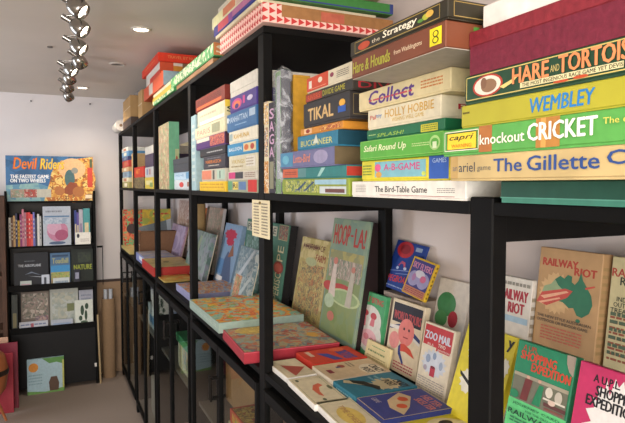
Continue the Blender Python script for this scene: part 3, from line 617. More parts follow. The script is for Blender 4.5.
# bag
m = MB(); rr = random.Random(5); n = 14; vs = [(0, 0, .07)]
for k in range(1, 5):
    for i in range(n):
        a = 2 * math.pi * i / n; r_ = k / 4
        vs.append((math.cos(a) * .11 * r_ + rr.uniform(-.006, .006), math.sin(a) * .15 * r_ + rr.uniform(-.006, .006), .07 * (1 - r_ ** 2) + .003 + rr.uniform(0, .008)))
fs = [(0, 1 + i, 1 + (i + 1) % n) for i in range(n)] + [(1 + (k * n) + i, 1 + (k + 1) * n + i, 1 + (k + 1) * n + (i + 1) % n, 1 + k * n + (i + 1) % n) for k in range(3) for i in range(n)]
m.add(vs, fs, film(), True)
ob = m.build('plastic_bag', None, (.13, 4.39, ZT + .0563 + .155)); props(ob, 'crumpled clear plastic bag on top of the large cardboard box', 'bag')
# far end bits: paper roll, small bottle
m = MB(); m.tube((0, -.13, .043), (0, .13, .043), .042, mat('e0d8cc', .7), n=20); m.tube((0, -.1301, .043), (0, .1301, .043), .012, mat('8a6a4a'), n=12)
ob = m.build('paper_roll', None, (-.01, 4.80, ZT)); props(ob, 'fat white paper roll lying at the far end on top of the shelving', 'roll')
m = MB(); m.lathe([(0, 0), (.022, 0), (.024, .004), (.024, .05), (.01, .066), (.01, .078), (0, .078)], mat('6a4a34', .3))
root = empty('small_bottle', (.06, 4.66, ZT)); props(root, 'small brown bottle with a blue label beside the white paper roll', 'bottle')
m.build('body', root); m = MB(); m.tube((0, 0, .012), (0, 0, .042), .0246, mat('5a6aa0'), caps=False); m.build('bottle_label', root)
m = MB(); m.tube((0, 0, .078), (0, 0, .09), .012, mat('3a2a22')); m.build('cap', root)

# ---------------------------------------------------------------- lower display shelf
def lean(TL, TR, Xb, tilt, t, col, label, art=None, zb=ZL, name='card_game_box', cat='card game', group='games leaning at the back of the lower shelf', inner='cfc4a8', frac=.85, lid='front', roll=0):
    """cover facing the aisle, leaning back; found from its two top corners in the photo"""
    zb = zb + t * math.sin(tilt) + .0004 + abs(onx(*TL, Xb).y - onx(*TR, Xb).y) / 2 * math.sin(roll)
    o = Vector((Xb, 0, zb)); up = Vector((math.sin(tilt), 0, math.cos(tilt))); n = Vector((-math.cos(tilt), 0, math.sin(tilt)))
    P = []
    for px, py in (TL, TR):
        d = ray(px, py); s = (o - C0).dot(n) / d.dot(n); P.append(C0 + d * s)
    H = sum((p - o).dot(up) for p in P) / 2; yl, yr = P[0].y, P[1].y
    print('lean %-40s W %.3f H %.3f topX %.3f' % (label[:40], yl - yr, H, Xb + H * math.sin(tilt) + t * math.cos(tilt)))
    return games_box(name, label, cat, group, (Xb, (yl + yr) / 2 + H / 2 * math.sin(roll), zb), (roll, tilt, 0), t, yl - yr, H, col, art, lid, inner=inner, frac=frac)
DI = 'c8b08a'
# black steps that lift the back rows
def step(x0, x1, y0, y1, zt, label):
    m = MB(); m.box(x0, x1, y0, y1, ZL, zt, mat('9c8c80', .7), .001); o = m.build('display_step'); props(o, label, 'display step', 'plain black display steps')
step(.378, .442, 1.24, 1.43, 1.285, 'narrow pale step behind the leaning card games of the second bay')
step(.30, .38, .10, .556, 1.27, 'pale step under the railway games of the nearest bay')
step(.385, .44, .10, .556, 1.27, 'slim pale step against the wall in the nearest bay')
ZS = 1.285
# nearest bay, back row (y<.567 is right of the thick post)
lean((541, 246), (604, 254.5), .345, R(6), .03, mat('b08c62', .6, .1, 0, 20), 'tan railway game box printed with a green map of Australia', {'F': [
    ('t', 'RAILWAY', .07, .83, .64, .90, 'a83a28', .09), ('t', 'RIOT', .6, .775, .93, .845, 'a83a28', .09),
    ('b', .34, .58, .3, .2, 'c4a070', 22),
    ('p', [(.10, .57), (.13, .63), (.24, .66), (.30, .71), (.38, .75), (.45, .73), (.50, .77), (.57, .76), (.57, .71), (.62, .69), (.67, .73), (.70, .81), (.74, .74), (.80, .69), (.88, .62), (.91, .54), (.87, .46), (.77, .41), (.69, .42), (.63, .48), (.56, .47), (.46, .51), (.32, .52), (.2, .50), (.13, .51)], '2c6a4c'),
    ('p', [(.10, .57), (.13, .63), (.24, .66), (.30, .71), (.36, .66), (.5, .6), (.3, .58)], '8a9c74'),
    ('p', [(.02, .47), (.1, .57), (.48, .64), (.60, .63), (.52, .56), (.2, .45)], 'b8483a'), ('p', [(.08, .53), (.5, .62), (.54, .61), (.15, .51)], 'd8a080'), ('p', [(.05, .47), (.4, .55), (.42, .54), (.1, .46)], 'd8a080'), ('e', .72, .375, .035, .018, '2c6a4c'), ('p', [(.78, .68), (.92, .71), (.93, .70), (.8, .665)], 'b8483a'),
    ('t', 'THE NEW STYLE AUSTRALIAN', .06, .335, .92, .362, '4a4034', .03), ('t', 'OUTDOOR OR INDOOR GAME', .06, .295, .88, .322, '4a4034', .03), ('l', .14, .13, .8, .27, 5, 'b8604a'), ('t', 'S.B.P.', .74, .03, .9, .06, '4a4034', .02)],
    'N': [('l', .1, .1, .8, .9, 12, 'a08458')]}, zb=1.27, name='board_game_box', cat='board game')
lean((500, 272), (533, 283), .318, R(6), .02, 'cfc8bc', 'small railway card game in red and blue print half behind the thick post', {'F': [
    ('t', 'RAILWAY', .12, .845, .9, .915, 'a02a34', .08), ('t', 'RIOT', .36, .76, .82, .83, 'a02a34', .08), ('r', .05, .70, .95, .74, '9ab4c4'), ('r', .05, .05, .95, .6, busy(['cfc8bc', '6a7cb0', 'd8d0c4', '9a5a68', 'cfc8bc'], 60, 13)), ('l', .05, .93, .95, .98, 1, '8a8478')],
    'N': [('l', .1, .1, .9, .9, 14, '9a8c74')]}, zb=1.10)
lean((613, 255.5), (688, 266), .355, R(6), .028, 'b8ac82', 'cream treasure game box at the right edge, dense with black and red capitals', {'F': [
    ('t', 'RAILWAY', .02, .83, .7, .9, 'a03a2c', .05), ('t', 'RIOT', .15, .76, .5, .83, '2c3428', .04), ('t', 'INDOOR OR', .12, .62, .6, .66, '2c3428', .03), ('t', 'OUTDOOR', .08, .57, .5, .61, '2c3428', .03), ('t', 'TREASURE', .04, .52, .5, .56, '2c3428', .03), ('l', .05, .1, .8, .5, 9, '8a4a34'), ('l', .05, .14, .8, .54, 6, '4a5a44')]}, zb=1.27, name='board_game_box', cat='board game')
# nearest bay, front row
step(.15, .24, .10, .556, 1.16, 'low pale step under the pink and green journey games')
SHOP = {'F': [('r', 0, .0, 1, .30, '5abf74'), ('r', .03, .3, .97, .62, '6a6a58'), ('r', .03, .58, .97, .62, '9a927c'), ('t', 'A UPL', .12, .90, .38, .96, 'a84a34', .04, 0, -.0), ('t', 'SHOPPING', .1, .79, .72, .89, 'c0442c', .07), ('t', 'EXPEDITION', .32, .68, .97, .78, 'c0442c', .07),
    ('p', [(.86, 1), (1, 1), (1, .78), (.93, .82), (.88, .9)], '9a8c7c'),
    ('p', [(.2, .32), (.25, .58), (.38, .58), (.33, .32)], '6a2c28'), ('p', [(.42, .32), (.5, .56), (.58, .56), (.56, .32)], '1f7a50'), ('e', .5, .6, .03, .02, 'c8a088'), ('e', .3, .6, .03, .02, 'c8a088'),
    ('e', .68, .52, .06, .06, 'c8c0b0'), ('e', .84, .5, .06, .07, 'b8b0a0'), ('r', .62, .36, .98, .40, '5a3430'), ('r', .6, .43, .96, .45, 'd0c8b8'), ('r', .64, .32, .95, .345, '7a4a40'), ('e', .1, .36, .08, .05, '1f7a50'), ('e', .75, .42, .06, .03, 'c8b0a0'),
    ('t', 'JOURNEY CARD', .1, .235, .92, .27, '1c5a3c', .03), ('t', 'FOR THE GREAT', .35, .195, .8, .22, '1c5a3c', .02), ('t', 'RAILWAY', .05, .12, .8, .18, '16402c', .05), ('l', .1, .03, .9, .1, 2, '2c6a4c')]}
def squash(art, k):
    """the printed design moved towards the top of the cover"""
    f = lambda v: 1 - (1 - v) * k
    o = []
    for q in art:
        q = list(q)
        if q[0] in ('r', 'l', 'o'): q[2] = f(q[2]); q[4] = f(q[4])
        elif q[0] in ('e', 'b'): q[2] = f(q[2]); q[4] *= k
        elif q[0] == 't': q[3] = f(q[3]); q[5] = f(q[5])
        elif q[0] == 'p': q[1] = [(u, f(v)) for u, v in q[1]]
        o.append(tuple(q))
    return o
SHOP['F'] = [('r', 0, 0, 1, .4, '5abf74')] + squash(SHOP['F'], .78) + [('t', 'RIOT GAME', .1, .1, .7, .16, '16402c', .05), ('l', .1, .02, .9, .08, 2, '2c6a4c')]
lean((519, 339), (577, 357.5), .16, R(12), .02, '1f7a54', 'green shopping journey card game with red title and street figures', SHOP, zb=1.16)
lean((581, 359.5), (652, 384), .15, R(12), .02, 'b42c5a', 'pink shopping journey card game with a white starburst and black capitals', {'F': [('b', .6, .45, .44, .50, 'd8d4d0', 24),
    ('t', 'A U.P.L.', .24, .87, .62, .93, '1c1a1c', .06), ('t', 'SHOPPING', .3, .77, .9, .85, '1c1a1c', .07), ('t', 'EXPEDITION', .18, .68, .9, .76, '1c1a1c', .07),
    ('e', .4, .47, .05, .045, 'e0dcd8'), ('e', .4, .47, .035, .03, '4a464a'), ('p', [(.2, .5), (.33, .44), (.34, .40), (.22, .46)], '2a282a'), ('e', .45, .36, .1, .08, '3a383a'), ('e', .47, .36, .06, .05, 'b8a860'), ('e', .62, .34, .08, .08, '3a383a'), ('e', .62, .35, .05, .05, 'd8d4d0'), ('p', [(.3, .1), (.45, .3), (.6, .3), (.7, .1)], '2a282a')]}, zb=1.16)
# behind the thick post: yellow
lean((469, 321.5), (518.5, 338.5), .26, R(19), .02, 'd8c830', 'yellow card game with white blots standing half behind the thick post', {'F': [('b', .3, .72, .16, .10, 'e0dccc', 9), ('b', .3, .42, .18, .13, 'e0dccc', 11), ('p', [(.1, .5), (.34, .42), (.34, .38), (.12, .46)], '24221c'), ('e', .32, .83, .08, .03, '24221c'), ('t', 'y', .86, .84, .96, .95, '24221c', .06), ('b', .9, .68, .09, .1, 'e0dccc', 9), ('e', .92, .3, .06, .14, 'c87a90')],
     'L': []})
# second bay, back row
lean((397, 240.5), (428, 245), .388, R(20), .009, '1f3c86', 'blue card game with a red disc leaning on the wall', {'F': [('e', .36, .83, .27, .17, 'b03038'), ('e', .36, .84, .17, .1, '8a2830'), ('r', .68, .85, .88, .93, '90a0b8'), ('p', [(.3, .5), (.38, .6), (.5, .58), (.54, .46), (.5, .46), (.45, .54), (.36, .54), (.33, .48)], 'b05068'),
    ('e', .54, .46, .05, .03, 'b8c4d8'), ('e', .3, .44, .04, .03, 'b8c4d8'), ('p', [(.1, .36), (.9, .48), (.9, .46), (.1, .345)], '8090c0'), ('p', [(.3, .32), (.95, .42), (.95, .405), (.3, .31)], '8090c0'), ('t', 'PEGBOARD', .1, .14, .86, .27, 'c04048', .05, .2, .05), ('l', .1, .04, .7, .09, 1, '90a0c8')]}, zb=ZS, roll=R(3))
lean((413, 256.5), (437, 262.5), .374, R(20), .010, 'd0a828', 'yellow-edged card game lettered SKY FLYERS with two round clouds', {'F': [('r', .06, .22, .94, .95, '43407c'), ('t', 'SKY FLYERS', .1, .72, .9, .88, 'd088a0', .05, 0, -.02), ('e', .3, .45, .24, .2, '9a94b8'), ('e', .7, .45, .24, .2, '9a94b8'), ('e', .5, .6, .2, .1, 'c8c4cc'), ('e', .68, .5, .12, .09, 'c86888'), ('e', .3, .48, .08, .1, 'a878a0'), ('r', .06, .03, .94, .22, 'b8785a'), ('l', .1, .06, .9, .2, 3, '8a3a4a')],
    'N': [('l', .2, .05, .8, .95, 8, '6a5420')]}, zb=ZS, inner='d0a828', roll=R(6))
lean((440.5, 277), (472, 284), .385, R(12), .014, 'd8d0c4', 'white card game with a green tree and red print beside the thick post', {'F': [('e', .35, .75, .3, .12, '4a8a58'), ('e', .62, .62, .15, .08, 'b03a48'), ('e', .25, .6, .2, .08, '5a9a60'), ('l', .06, .1, .9, .45, 6, 'b05a58')]})
# second bay, middle row
lean((360, 288.5), (387, 297), .325, R(10), .018, '4a9a66', 'green-bordered card game with pink figures in a white oval', {'F': [('t', 'GOLF BITING', .14, .85, .92, .94, 'b83a40', .05, 0, -.02), ('e', .52, .55, .43, .25, 'd4d2c8'), ('e', .6, .32, .42, .26, 'd4d2c8'), ('e', .35, .66, .12, .05, 'b84a50'), ('p', [(.3, .62), (.34, .45), (.42, .45), (.4, .62)], 'c87078'), ('e', .66, .64, .11, .055, 'b84a50'), ('p', [(.6, .6), (.56, .48), (.72, .48), (.72, .6)], 'c87078'), ('e', .58, .28, .3, .14, 'd8a8ac'), ('e', .5, .3, .1, .05, 'c87880'), ('e', .7, .26, .08, .05, 'c87880')]})
lean((394, 297), (426, 308), .325, R(10), .018, 'd8c8aa', 'card game with a black sky, pink round face and red scarf', {'F': [('r', .06, .68, .95, .95, '26242e'), ('t', 'WORLD TOURS', .1, .72, .93, .84, 'b0484a', .05), ('p', [(.02, .6), (.5, .7), (.98, .55), (.98, .5), (.5, .62), (.02, .56)], '2c3a6a'), ('p', [(.02, .62), (.4, .64), (.98, .5), (.98, .46), (.5, .58), (.02, .58)], 'd8d4cc'),
    ('e', .55, .58, .24, .19, 'd87a72'), ('e', .22, .42, .16, .12, 'd88a84'), ('e', .48, .62, .03, .02, '4a2a2c'), ('e', .63, .62, .03, .02, '4a2a2c'), ('r', .48, .5, .63, .515, '8a2c34'), ('p', [(.42, .4), (.55, .42), (.75, .38), (.9, .28), (.6, .32), (.4, .3)], 'c84a34'), ('p', [(.38, .36), (.44, .4), (.46, .3), (.6, .16), (.56, .14), (.4, .26)], '283878'), ('l', .3, .04, .9, .16, 3, 'b05058')]})
lean((425.5, 322), (456, 330), .30, R(11), .018, 'dcd0b8', 'cream card game with a red panel lettered ZOO MAIL', {'F': [('r', .04, .68, .96, .97, 'b83438'), ('t', 'ZOO MAIL', .08, .77, .92, .88, 'c8d0dc', .07), ('t', 'TWO', .55, .70, .78, .75, 'e0d8c8', .04), ('t', 'IN A', .2, .685, .4, .72, 'e0d8c8', .03), ('r', .5, .64, .94, .68, 'b83438'), ('t', 'JUNCTION', .55, .645, .92, .675, 'e0d8c8', .03),
    ('b', .5, .46, .42, .2, 'c8ccd4', 16), ('e', .3, .5, .08, .06, '8a98b0'), ('e', .5, .56, .06, .05, '8a98b0'), ('e', .74, .46, .06, .06, '98a4b8'), ('e', .25, .36, .06, .04, 'a89ca8'), ('r', .42, .27, .58, .4, 'b03040'), ('e', .5, .4, .08, .02, '7a2430'), ('l', .06, .04, .94, .23, 6, 'a8a098')]})
lean((367.5, 339.5), (391, 348.5), .30, R(14), .01, 'd8c894', 'small cream card with green print propped in front of the card games', {'F': [('l', .25, .75, .8, .85, 1, '7a9a6a'), ('l', .12, .48, .85, .66, 1, '7a8a5a'), ('l', .1, .1, .9, .4, 3, 'a89868')]}, name='price_card', cat='card', group=None, lid=None)
# hoop-la, history, periscope
lean((334.5, 217), (371, 222.5), .30, R(9), .075, busy(['7f9480', '86987c', '748c7c'], 9, 15), 'tall box lettered HOOP-LA with fairground figures and a dark side', {'F': [('r', .04, .52, .96, .73, busy(['9a9460', 'a89c5c', '8a8a60'], 12, 17)), ('r', .04, .04, .96, .56, busy(['6f8450', '808c58', '788a60'], 10, 18)), ('r', .06, .50, .94, .66, busy(['8a8a74', 'a08c80', '70806c', 'b8a898', '7c6c64'], 50, 16, stretch=(1, 1, .3))), ('t', 'HOOP', .08, .78, .52, .95, 'b03a34', .06, 0, -.0), ('r', .55, .86, .62, .875, 'b03a34'), ('t', 'LA!', .66, .78, .94, .93, 'b03a34', .06),
    ('e', .12, .42, .16, .04, 'b0403c'), ('e', .5, .42, .3, .045, 'b0403c'), ('e', .6, .36, .42, .07, 'b0bc8c'), ('e', .6, .36, .36, .055, '8ca070'), ('p', [(.14, .34), (.2, .62), (.28, .62), (.34, .34)], 'c8b8ac'), ('e', .24, .64, .06, .03, 'c07868'), ('e', .2, .3, .14, .06, 'a8b898'), ('p', [(.64, .3), (.7, .58), (.8, .58), (.8, .3)], 'b0a898'), ('e', .75, .6, .05, .025, 'b87868'), ('e', .3, .18, .1, .04, 'b87060')]}, name='board_game_box', cat='board game', inner='241818', frac=.12)
lean((303, 236), (331, 242), .32, R(10), .03, busy(['b0a070', 'c4b480', 'a8985c'], 14, 20), 'ochre picture box with sketched crowds, left of the tall fairground box', {'F': [('r', .06, .04, .94, .7, busy(['b4a26a', '8a7c50', 'c4b070', '5c5c50', 'b89a60', 'a06a4c'], 34, 21)), ('l', .1, .86, .7, .93, 1, '6a4a34'), ('t', 'A HISTORY OF', .08, .86, .86, .93, '6a4034', .03), ('t', 'FARM', .6, .74, .92, .82, '8a3a30', .03), ('e', .45, .72, .2, .05, 'a8ac80')]}, name='board_game_box', cat='board game')
lean((248, 217.8), (289.7, 226), .306, R(8), .040, '44705f', 'green game box with PERISCOPE in cream capitals up its cover', {'F': [('r', .81, .82, .98, .98, busy(['b07058', '6a4a48', '8a9a80'], 60, 22)), ('o', .80, .81, .99, .99, .002, 'c8b890'), ('r', .02, .84, .76, .96, 'b8b4a0'), ('t', 'PERISCOPE', .04, .86, .74, .94, '3a4a44', .05), ('e', .88, .48, .1, .075, '8a3c34'), ('e', .88, .48, .07, .05, 'a85648'), ('r', .05, .1, .5, .78, busy(['44705f', '6a8c80', '35594c', '8aa098'], 20, 23))]
      + [('tu', 'P PERISC', .83, .02, .95, .42, 'c8bc98', .05), ('tu', 'PE', .83, .56, .95, .74, 'c8bc98', .05)]}, name='board_game_box', cat='board game', inner='1c1a1a', frac=.15)
lean((226.3, 223), (243.5, 225.5), .26, R(14), .03, '7c96b0', 'pale blue puzzle box with a red title cloud and dark figures', {'F': [('b', .45, .82, .38, .1, 'b02c48', 9), ('b', .5, .70, .25, .07, 'b02c48', 9), ('p', [(.3, .3), (.5, .55), (.7, .5), (.95, .1), (.4, .05)], '4a5a78'), ('p', [(.55, .45), (.7, .7), (.85, .5)], '8a5a44'), ('r', .1, .04, .5, .12, 'd8d4d0'), ('r', .05, .15, .4, .4, '5a80a8')]}, name='jigsaw_box', cat='jigsaw')
lean((241, 246), (258.5, 249), .19, R(14), .02, busy(['8a9aa0', '6a8088', 'a0a8a8'], 20, 25), 'bagged puzzle with a small red picture, wrapped in clear plastic', {'F': [('r', .1, .08, .5, .5, busy(['a05a48', 'c09070', '7a8a60'], 40, 26)), ('o', .1, .08, .5, .5, .003, '9ab0a8'), ('p', [(.2, .5), (.8, .98), (.9, .96), (.35, .48)], 'b0b8bc'), ('p', [(.5, .2), (.95, .6), (.97, .5), (.55, .12)], 'a8b4b8')]}, name='jigsaw_box', cat='jigsaw')
# fourth bay leaning
lean((194.5, 206.5), (207, 207.5), .31, R(8), .03, busy(['d06a28', 'b84820', 'e0903c'], 18, 27), 'orange picture box leaning at the back of the fourth bay', {'F': [('e', .4, .6, .2, .15, 'e0a848'), ('e', .6, .4, .2, .15, 'a83c20')]}, name='jigsaw_box', cat='jigsaw', inner='241818', frac=.2)
lean((207.5, 206.5), (221, 208), .295, R(9), .035, busy(['8a7468', 'a08c80', '7a8070', 'b09488'], 25, 28), 'grey-brown picture box with a white plastic edge in the fourth bay', None, name='jigsaw_box', cat='jigsaw', inner='b8b4b4', frac=.5)
lean((193, 229.5), (213, 232.5), .19, R(14), .03, busy(['64807a', '7c9488', '8a8c98', '5c7468'], 14, 29), 'teal-grey puzzle box in the middle of the fourth bay', {'F': [('p', [(.3, .1), (.5, .9), (.6, .9), (.45, .1)], '9aa88c')]}, name='jigsaw_box', cat='jigsaw')
# fifth bay leaning
lean((173, 223.5), (186.5, 226), .25, R(14), .02, busy(['9c8ca8', 'a898b0', '8c7c98'], 16, 30), 'lilac puzzle box leaning in the fifth bay', {'F': [('e', .5, .5, .28, .3, 'b0a0b4'), ('e', .5, .45, .16, .22, '9484a0')]}, name='jigsaw_box', cat='jigsaw')
lean((179.5, 199.5), (189, 201), .33, R(6), .02, busy(['b8a098', 'a07868', 'c8b8b0'], 25, 31), 'pinkish speckled picture box at the back of the fourth bay', None, name='jigsaw_box', cat='jigsaw')
m = MB(); m.tube((0, 0, 0), (0, 0, .40), .05, mat('a88c60', .7), n=24)
m.tube((0, 0, .3998), (0, 0, .402), .045, mat('4a3a2a', .8), n=24)
ob = m.build('postal_tube', None, (.29, 3.42, ZL)); props(ob, 'thick tan cardboard tube standing behind the lilac puzzle box', 'tube')
# far end board picture and cardboard box
games_box('picture_board', 'large red and yellow picture board across the far end of the lower shelf', 'picture board', None, (.20, 4.80, ZL), (0, 0, R(90)), .02, .385, .315, 'b86a3c',
          {'F': [('r', 0, 0, .4, 1, busy(['b84c34', 'c86a44', '6a9a68', 'a83c2c', 'c87a50'], 14, 33)), ('r', .4, 0, 1, 1, busy(['c8a838', 'b8983c', '9aa048', 'd0b84c'], 10, 34)), ('l', .62, .82, .95, .93, 1, 'b84830'), ('p', [(.22, .5), (.4, .56), (.9, .7), (.95, .42), (.4, .42)], '6c7478'), ('e', .18, .5, .11, .13, '3c3030'), ('p', [(.9, .7), (1, .74), (1, .3), (.93, .38)], 'a8b0b8')]}, None)
for o_ in [bpy.data.objects[-1]]: pass
carton('cardboard_box', 'plain brown cardboard box standing behind the red-sided tray', .04, 4.13, ZL + .0003, .27, .1, .185, False, mat('7c5a40', .75, .05))

# ---------------------------------------------------------------- flat things on the lower shelf
def flat(FL, FR, depth, z0, h, col, label, art=None, rot=None, name='card_game_box', cat='card game', group=None, lid='up', frac=.9, base=None, width=None):
    """lying flat: front edge from its two near-top corners, depth given"""
    a = onz(*FL, z0 + h); b = onz(*FR, z0 + h); d = b - a; W = width or d.length
    ang = math.atan2(d.x, -d.y) if rot is None else rot
    c = (a + b) / 2
    if width: c = a + d.normalized() * W / 2
    print('flat %-40s W %.3f x %.3f z0 %.3f x %.3f y %.3f rot %.1f' % (label[:40], W, depth, z0, c.x, c.y, math.degrees(ang)))
    return games_box(name, label, cat, group, (c.x, c.y, z0 + .0003), (0, 0, ang), depth, W, h - .0004, col, art, lid, frac=frac, basecol=base)
GF = 'card games lying flat on the lower shelf'
Z = ZL
CR = 'd8ccac'
ED = 'e0dcd4'
flat((267.4, 362), (287.6, 378.3), .085, Z, .016, ED, 'white-edged flat card game with a red triangle, nearest the tagged post', {'T': [('r', .01, .01, .99, .99, CR), ('p', [(.3, .25), (.95, .32), (.55, .92)], 'b85a4c'), ('o', .06, .06, .94, .94, .001, 'b8a878')]}, group=GF)
flat((287.6, 379.5), (314.5, 405), .088, Z, .016, ED, 'white-edged flat card game with an orange-red crescent', {'T': [('r', .01, .01, .99, .99, CR), ('o', .07, .07, .93, .93, .0012, '8a9068'), ('p', [(.3, .7), (.35, .5), (.5, .36), (.7, .38), (.78, .48), (.6, .5), (.45, .6), (.4, .76)], 'd0684c'), ('e', .12, .2, .04, .05, '5a6048'), ('e', .88, .4, .04, .05, '5a6048'), ('e', .5, .88, .08, .06, '6a7050')]}, group=GF)
flat((315.3, 402.5), (352, 438), .088, Z, .016, ED, 'white-edged flat card game with a pale gold disc, nearest the camera', {'T': [('r', .01, .01, .99, .99, CR), ('o', .05, .05, .95, .95, .0012, '9aa070'), ('e', .5, .5, .26, .3, 'd8bc64'), ('t', 'TIME CHEERS!', .2, .42, .82, .58, 'b88a60', .04)]}, group=GF)
flat((296, 352.5), (313.5, 364.5), .17, Z, .026, 'c43a2c', 'red flat card game with a blue banner and a yellow splash', {'T': [('r', .02, .02, .98, .98, 'c8402e'), ('t', 'CRAZY POST', .3, .62, .92, .84, '4a4a94', .06), ('p', [(.3, .28), (.9, .42), (.92, .58), (.4, .46)], '3c4496'), ('e', .2, .7, .14, .14, 'd86040'), ('r', .1, .12, .5, .2, 'd8b8a0')]}, group=GF, base='c03a30')
flat((312, 366), (332, 380.5), .175, Z, .025, 'cfc4b0', 'cream flat card game lettered CRAZY POST in black', {'T': [('r', .01, .01, .99, .99, 'd0b894'), ('e', .68, .78, .34, .18, 'dcd0b4'), ('t', 'CRAZY', .45, .8, .95, .92, '2c2826', .05), ('t', 'POST', .55, .64, .9, .76, '2c2826', .05), ('e', .28, .4, .1, .06, 'a04a3c'), ('r', .4, .1, .62, .18, '8a2c3c'), ('r', .28, .3, .36, .38, '3c4474'), ('l', .1, .5, .4, .62, 2, '8a7c68')]}, group=GF)
flat((333, 381), (356, 397), .172, Z, .026, '2e7286', 'teal flat card game with a black leaping figure and cream title', {'T': [('r', .01, .01, .99, .99, '2e7488'), ('b', .6, .65, .36, .22, 'c4b690', 12), ('t', 'CRAZY', .5, .78, .95, .9, '26221e', .06), ('t', 'POST', .42, .64, .78, .76, '26221e', .06), ('p', [(.1, .22), (.3, .4), (.7, .5), (.88, .42), (.7, .38), (.4, .26)], '26221e'), ('p', [(.05, .15), (.3, .36), (.7, .56), (.92, .48), (.6, .4), (.2, .1)], 'c4b690'), ('p', [(.12, .22), (.32, .38), (.7, .5), (.86, .45), (.6, .38), (.3, .22)], '26221e'), ('l', .1, .5, .4, .7, 2, '7aa8b0')], 'F': [('l', .15, .3, .85, .7, 1, '8ab8c0')]}, group=GF)
flat((356.5, 398), (384, 420), .172, Z, .026, '28326e', 'navy flat card game lettered HELTER SKELTER with orange runners', {'T': [('o', .0, .0, 1, 1, .0025, 'c8b898'), ('r', .02, .02, .98, .98, '3c4488'), ('t', 'HELTER-', .35, .82, .9, .93, 'c87a74', .06), ('t', 'SKELTER', .42, .68, .95, .79, 'c87a74', .06), ('p', [(.05, .62), (.3, .7), (.7, .5), (.95, .3), (.6, .25), (.3, .34)], 'd0b890'), ('e', .35, .55, .1, .07, 'd05a34'), ('e', .62, .42, .1, .07, 'd05a34'), ('p', [(.2, .55), (.45, .6), (.45, .52)], 'd05a34'), ('t', 'GAME', .12, .16, .35, .24, 'b0a8b8', .04)]}, group=GF, base='2a2c4c')
flat((384.5, 423), (419, 455), .2, Z, .014, 'd0c02c', 'yellow flat card game with a cream disc lettered SHOPPING', {'T': [('r', .01, .01, .99, .99, 'd2c230'), ('e', .45, .62, .34, .3, 'dccfa4'), ('t', 'A UPL', .4, .8, .62, .86, '26241e', .05), ('t', 'SHOPPING', .32, .68, .8, .76, '26241e', .06), ('t', 'EXPEDITION', .25, .56, .82, .64, '26241e', .06), ('e', .22, .66, .05, .08, '26241e')]}, rot=0, width=.25, group=GF)
# trays of the third bay
flat((222.6, 329), (244, 353), .30, Z, .034, 'a02c38', 'red-sided flat jigsaw box with a faded picture top, by the tagged post', {'T': [('r', .012, .012, .988, .988, busy(['9c8c68', '8c9c90', 'b87050', 'a89c78', '6c7c80', 'a04c40', 'b0a080'], 15, 40)), ('e', .18, .3, .16, .2, busy(['c8a840', 'b89850', 'd0b860'], 30, 41)), ('e', .6, .85, .1, .06, 'c89848')], 'F': [('r', 0, .9, 1, 1, 'c0505a')], 'N': [('r', 0, .9, 1, 1, 'c0505a')]}, name='jigsaw_box', cat='jigsaw', base='8c2430')
flat((188.5, 299.5), (219.5, 323), .31, Z, .022, '8aa098', 'lower of two pale green flat jigsaw boxes', None, name='jigsaw_box', cat='jigsaw', rot=R(0), group='pale green jigsaw boxes')
flat((188.5, 299.5), (219.8, 323), .31, Z + .022, .036, '94a89c', 'pale green flat jigsaw box covered in orange fish shapes', {'T': [('r', .01, .01, .99, .99, busy(['7ca898', '8cb8a4', '8cb8a4', 'd8a83c', 'dc8c40', 'c8602c', '8cb8a4', '8c9c38', 'e0b850'], 16, 42))], 'F': [('l', .05, .3, .95, .7, 2, 'a8b8ac')]}, name='jigsaw_box', cat='jigsaw', rot=R(0), group='pale green jigsaw boxes')
flat((179, 283), (187.5, 295), .28, Z, .035, '8c8cae', 'lilac flat jigsaw box with an orange and blue street picture', {'T': [('r', .01, .01, .99, .99, busy(['8c9cb0', '98a4b4', 'c89458', 'b0683c', '7088a8', 'd0b078'], 14, 43, stretch=(2.5, 1, 1)))]}, name='jigsaw_box', cat='jigsaw', rot=0)
o_ = flat((155, 273), (178, 299), .17, Z, .006, 'b8a058', 'thin yellow and orange puzzle board lying at the shelf edge', {'T': [('r', .01, .01, .99, .99, busy(['c0a458', 'b89c50', 'c87c38', 'c8b468'], 12, 44))]}, name='puzzle_board', cat='puzzle', rot=0, lid=None, width=.33)
flat((143.5, 258.5), (151.8, 268), .24, Z, .052, 'a82c24', 'red-sided tray box with a cream top in the fifth bay', {'T': [('r', .012, .012, .988, .988, busy(['c0ac70', 'b8a468', 'c4b07c', 'a89868'], 9, 45)), ('e', .5, .45, .06, .08, '5c5a40')]}, name='jigsaw_box', cat='jigsaw', rot=0)
flat((137, 251.5), (143.2, 258), .2, Z, .055, '7c84b0', 'lilac-blue flat box beyond the red-sided tray', {'T': [('r', .01, .01, .99, .99, busy(['8a90a8', '9c98ac', 'a8a08c', '808ca8'], 9, 46))], 'F': [('r', .4, .3, .9, .8, 'd0d4d8')]}, name='jigsaw_box', cat='jigsaw', rot=0)
flat((121, 245), (130, 252), .28, Z, .02, 'b0a060', 'yellowish flat box at the far end of the lower shelf', {'T': [('r', .01, .01, .99, .99, busy(['b8a868', 'a89c60', 'c8b078'], 9, 47))]}, name='jigsaw_box', cat='jigsaw', rot=0)

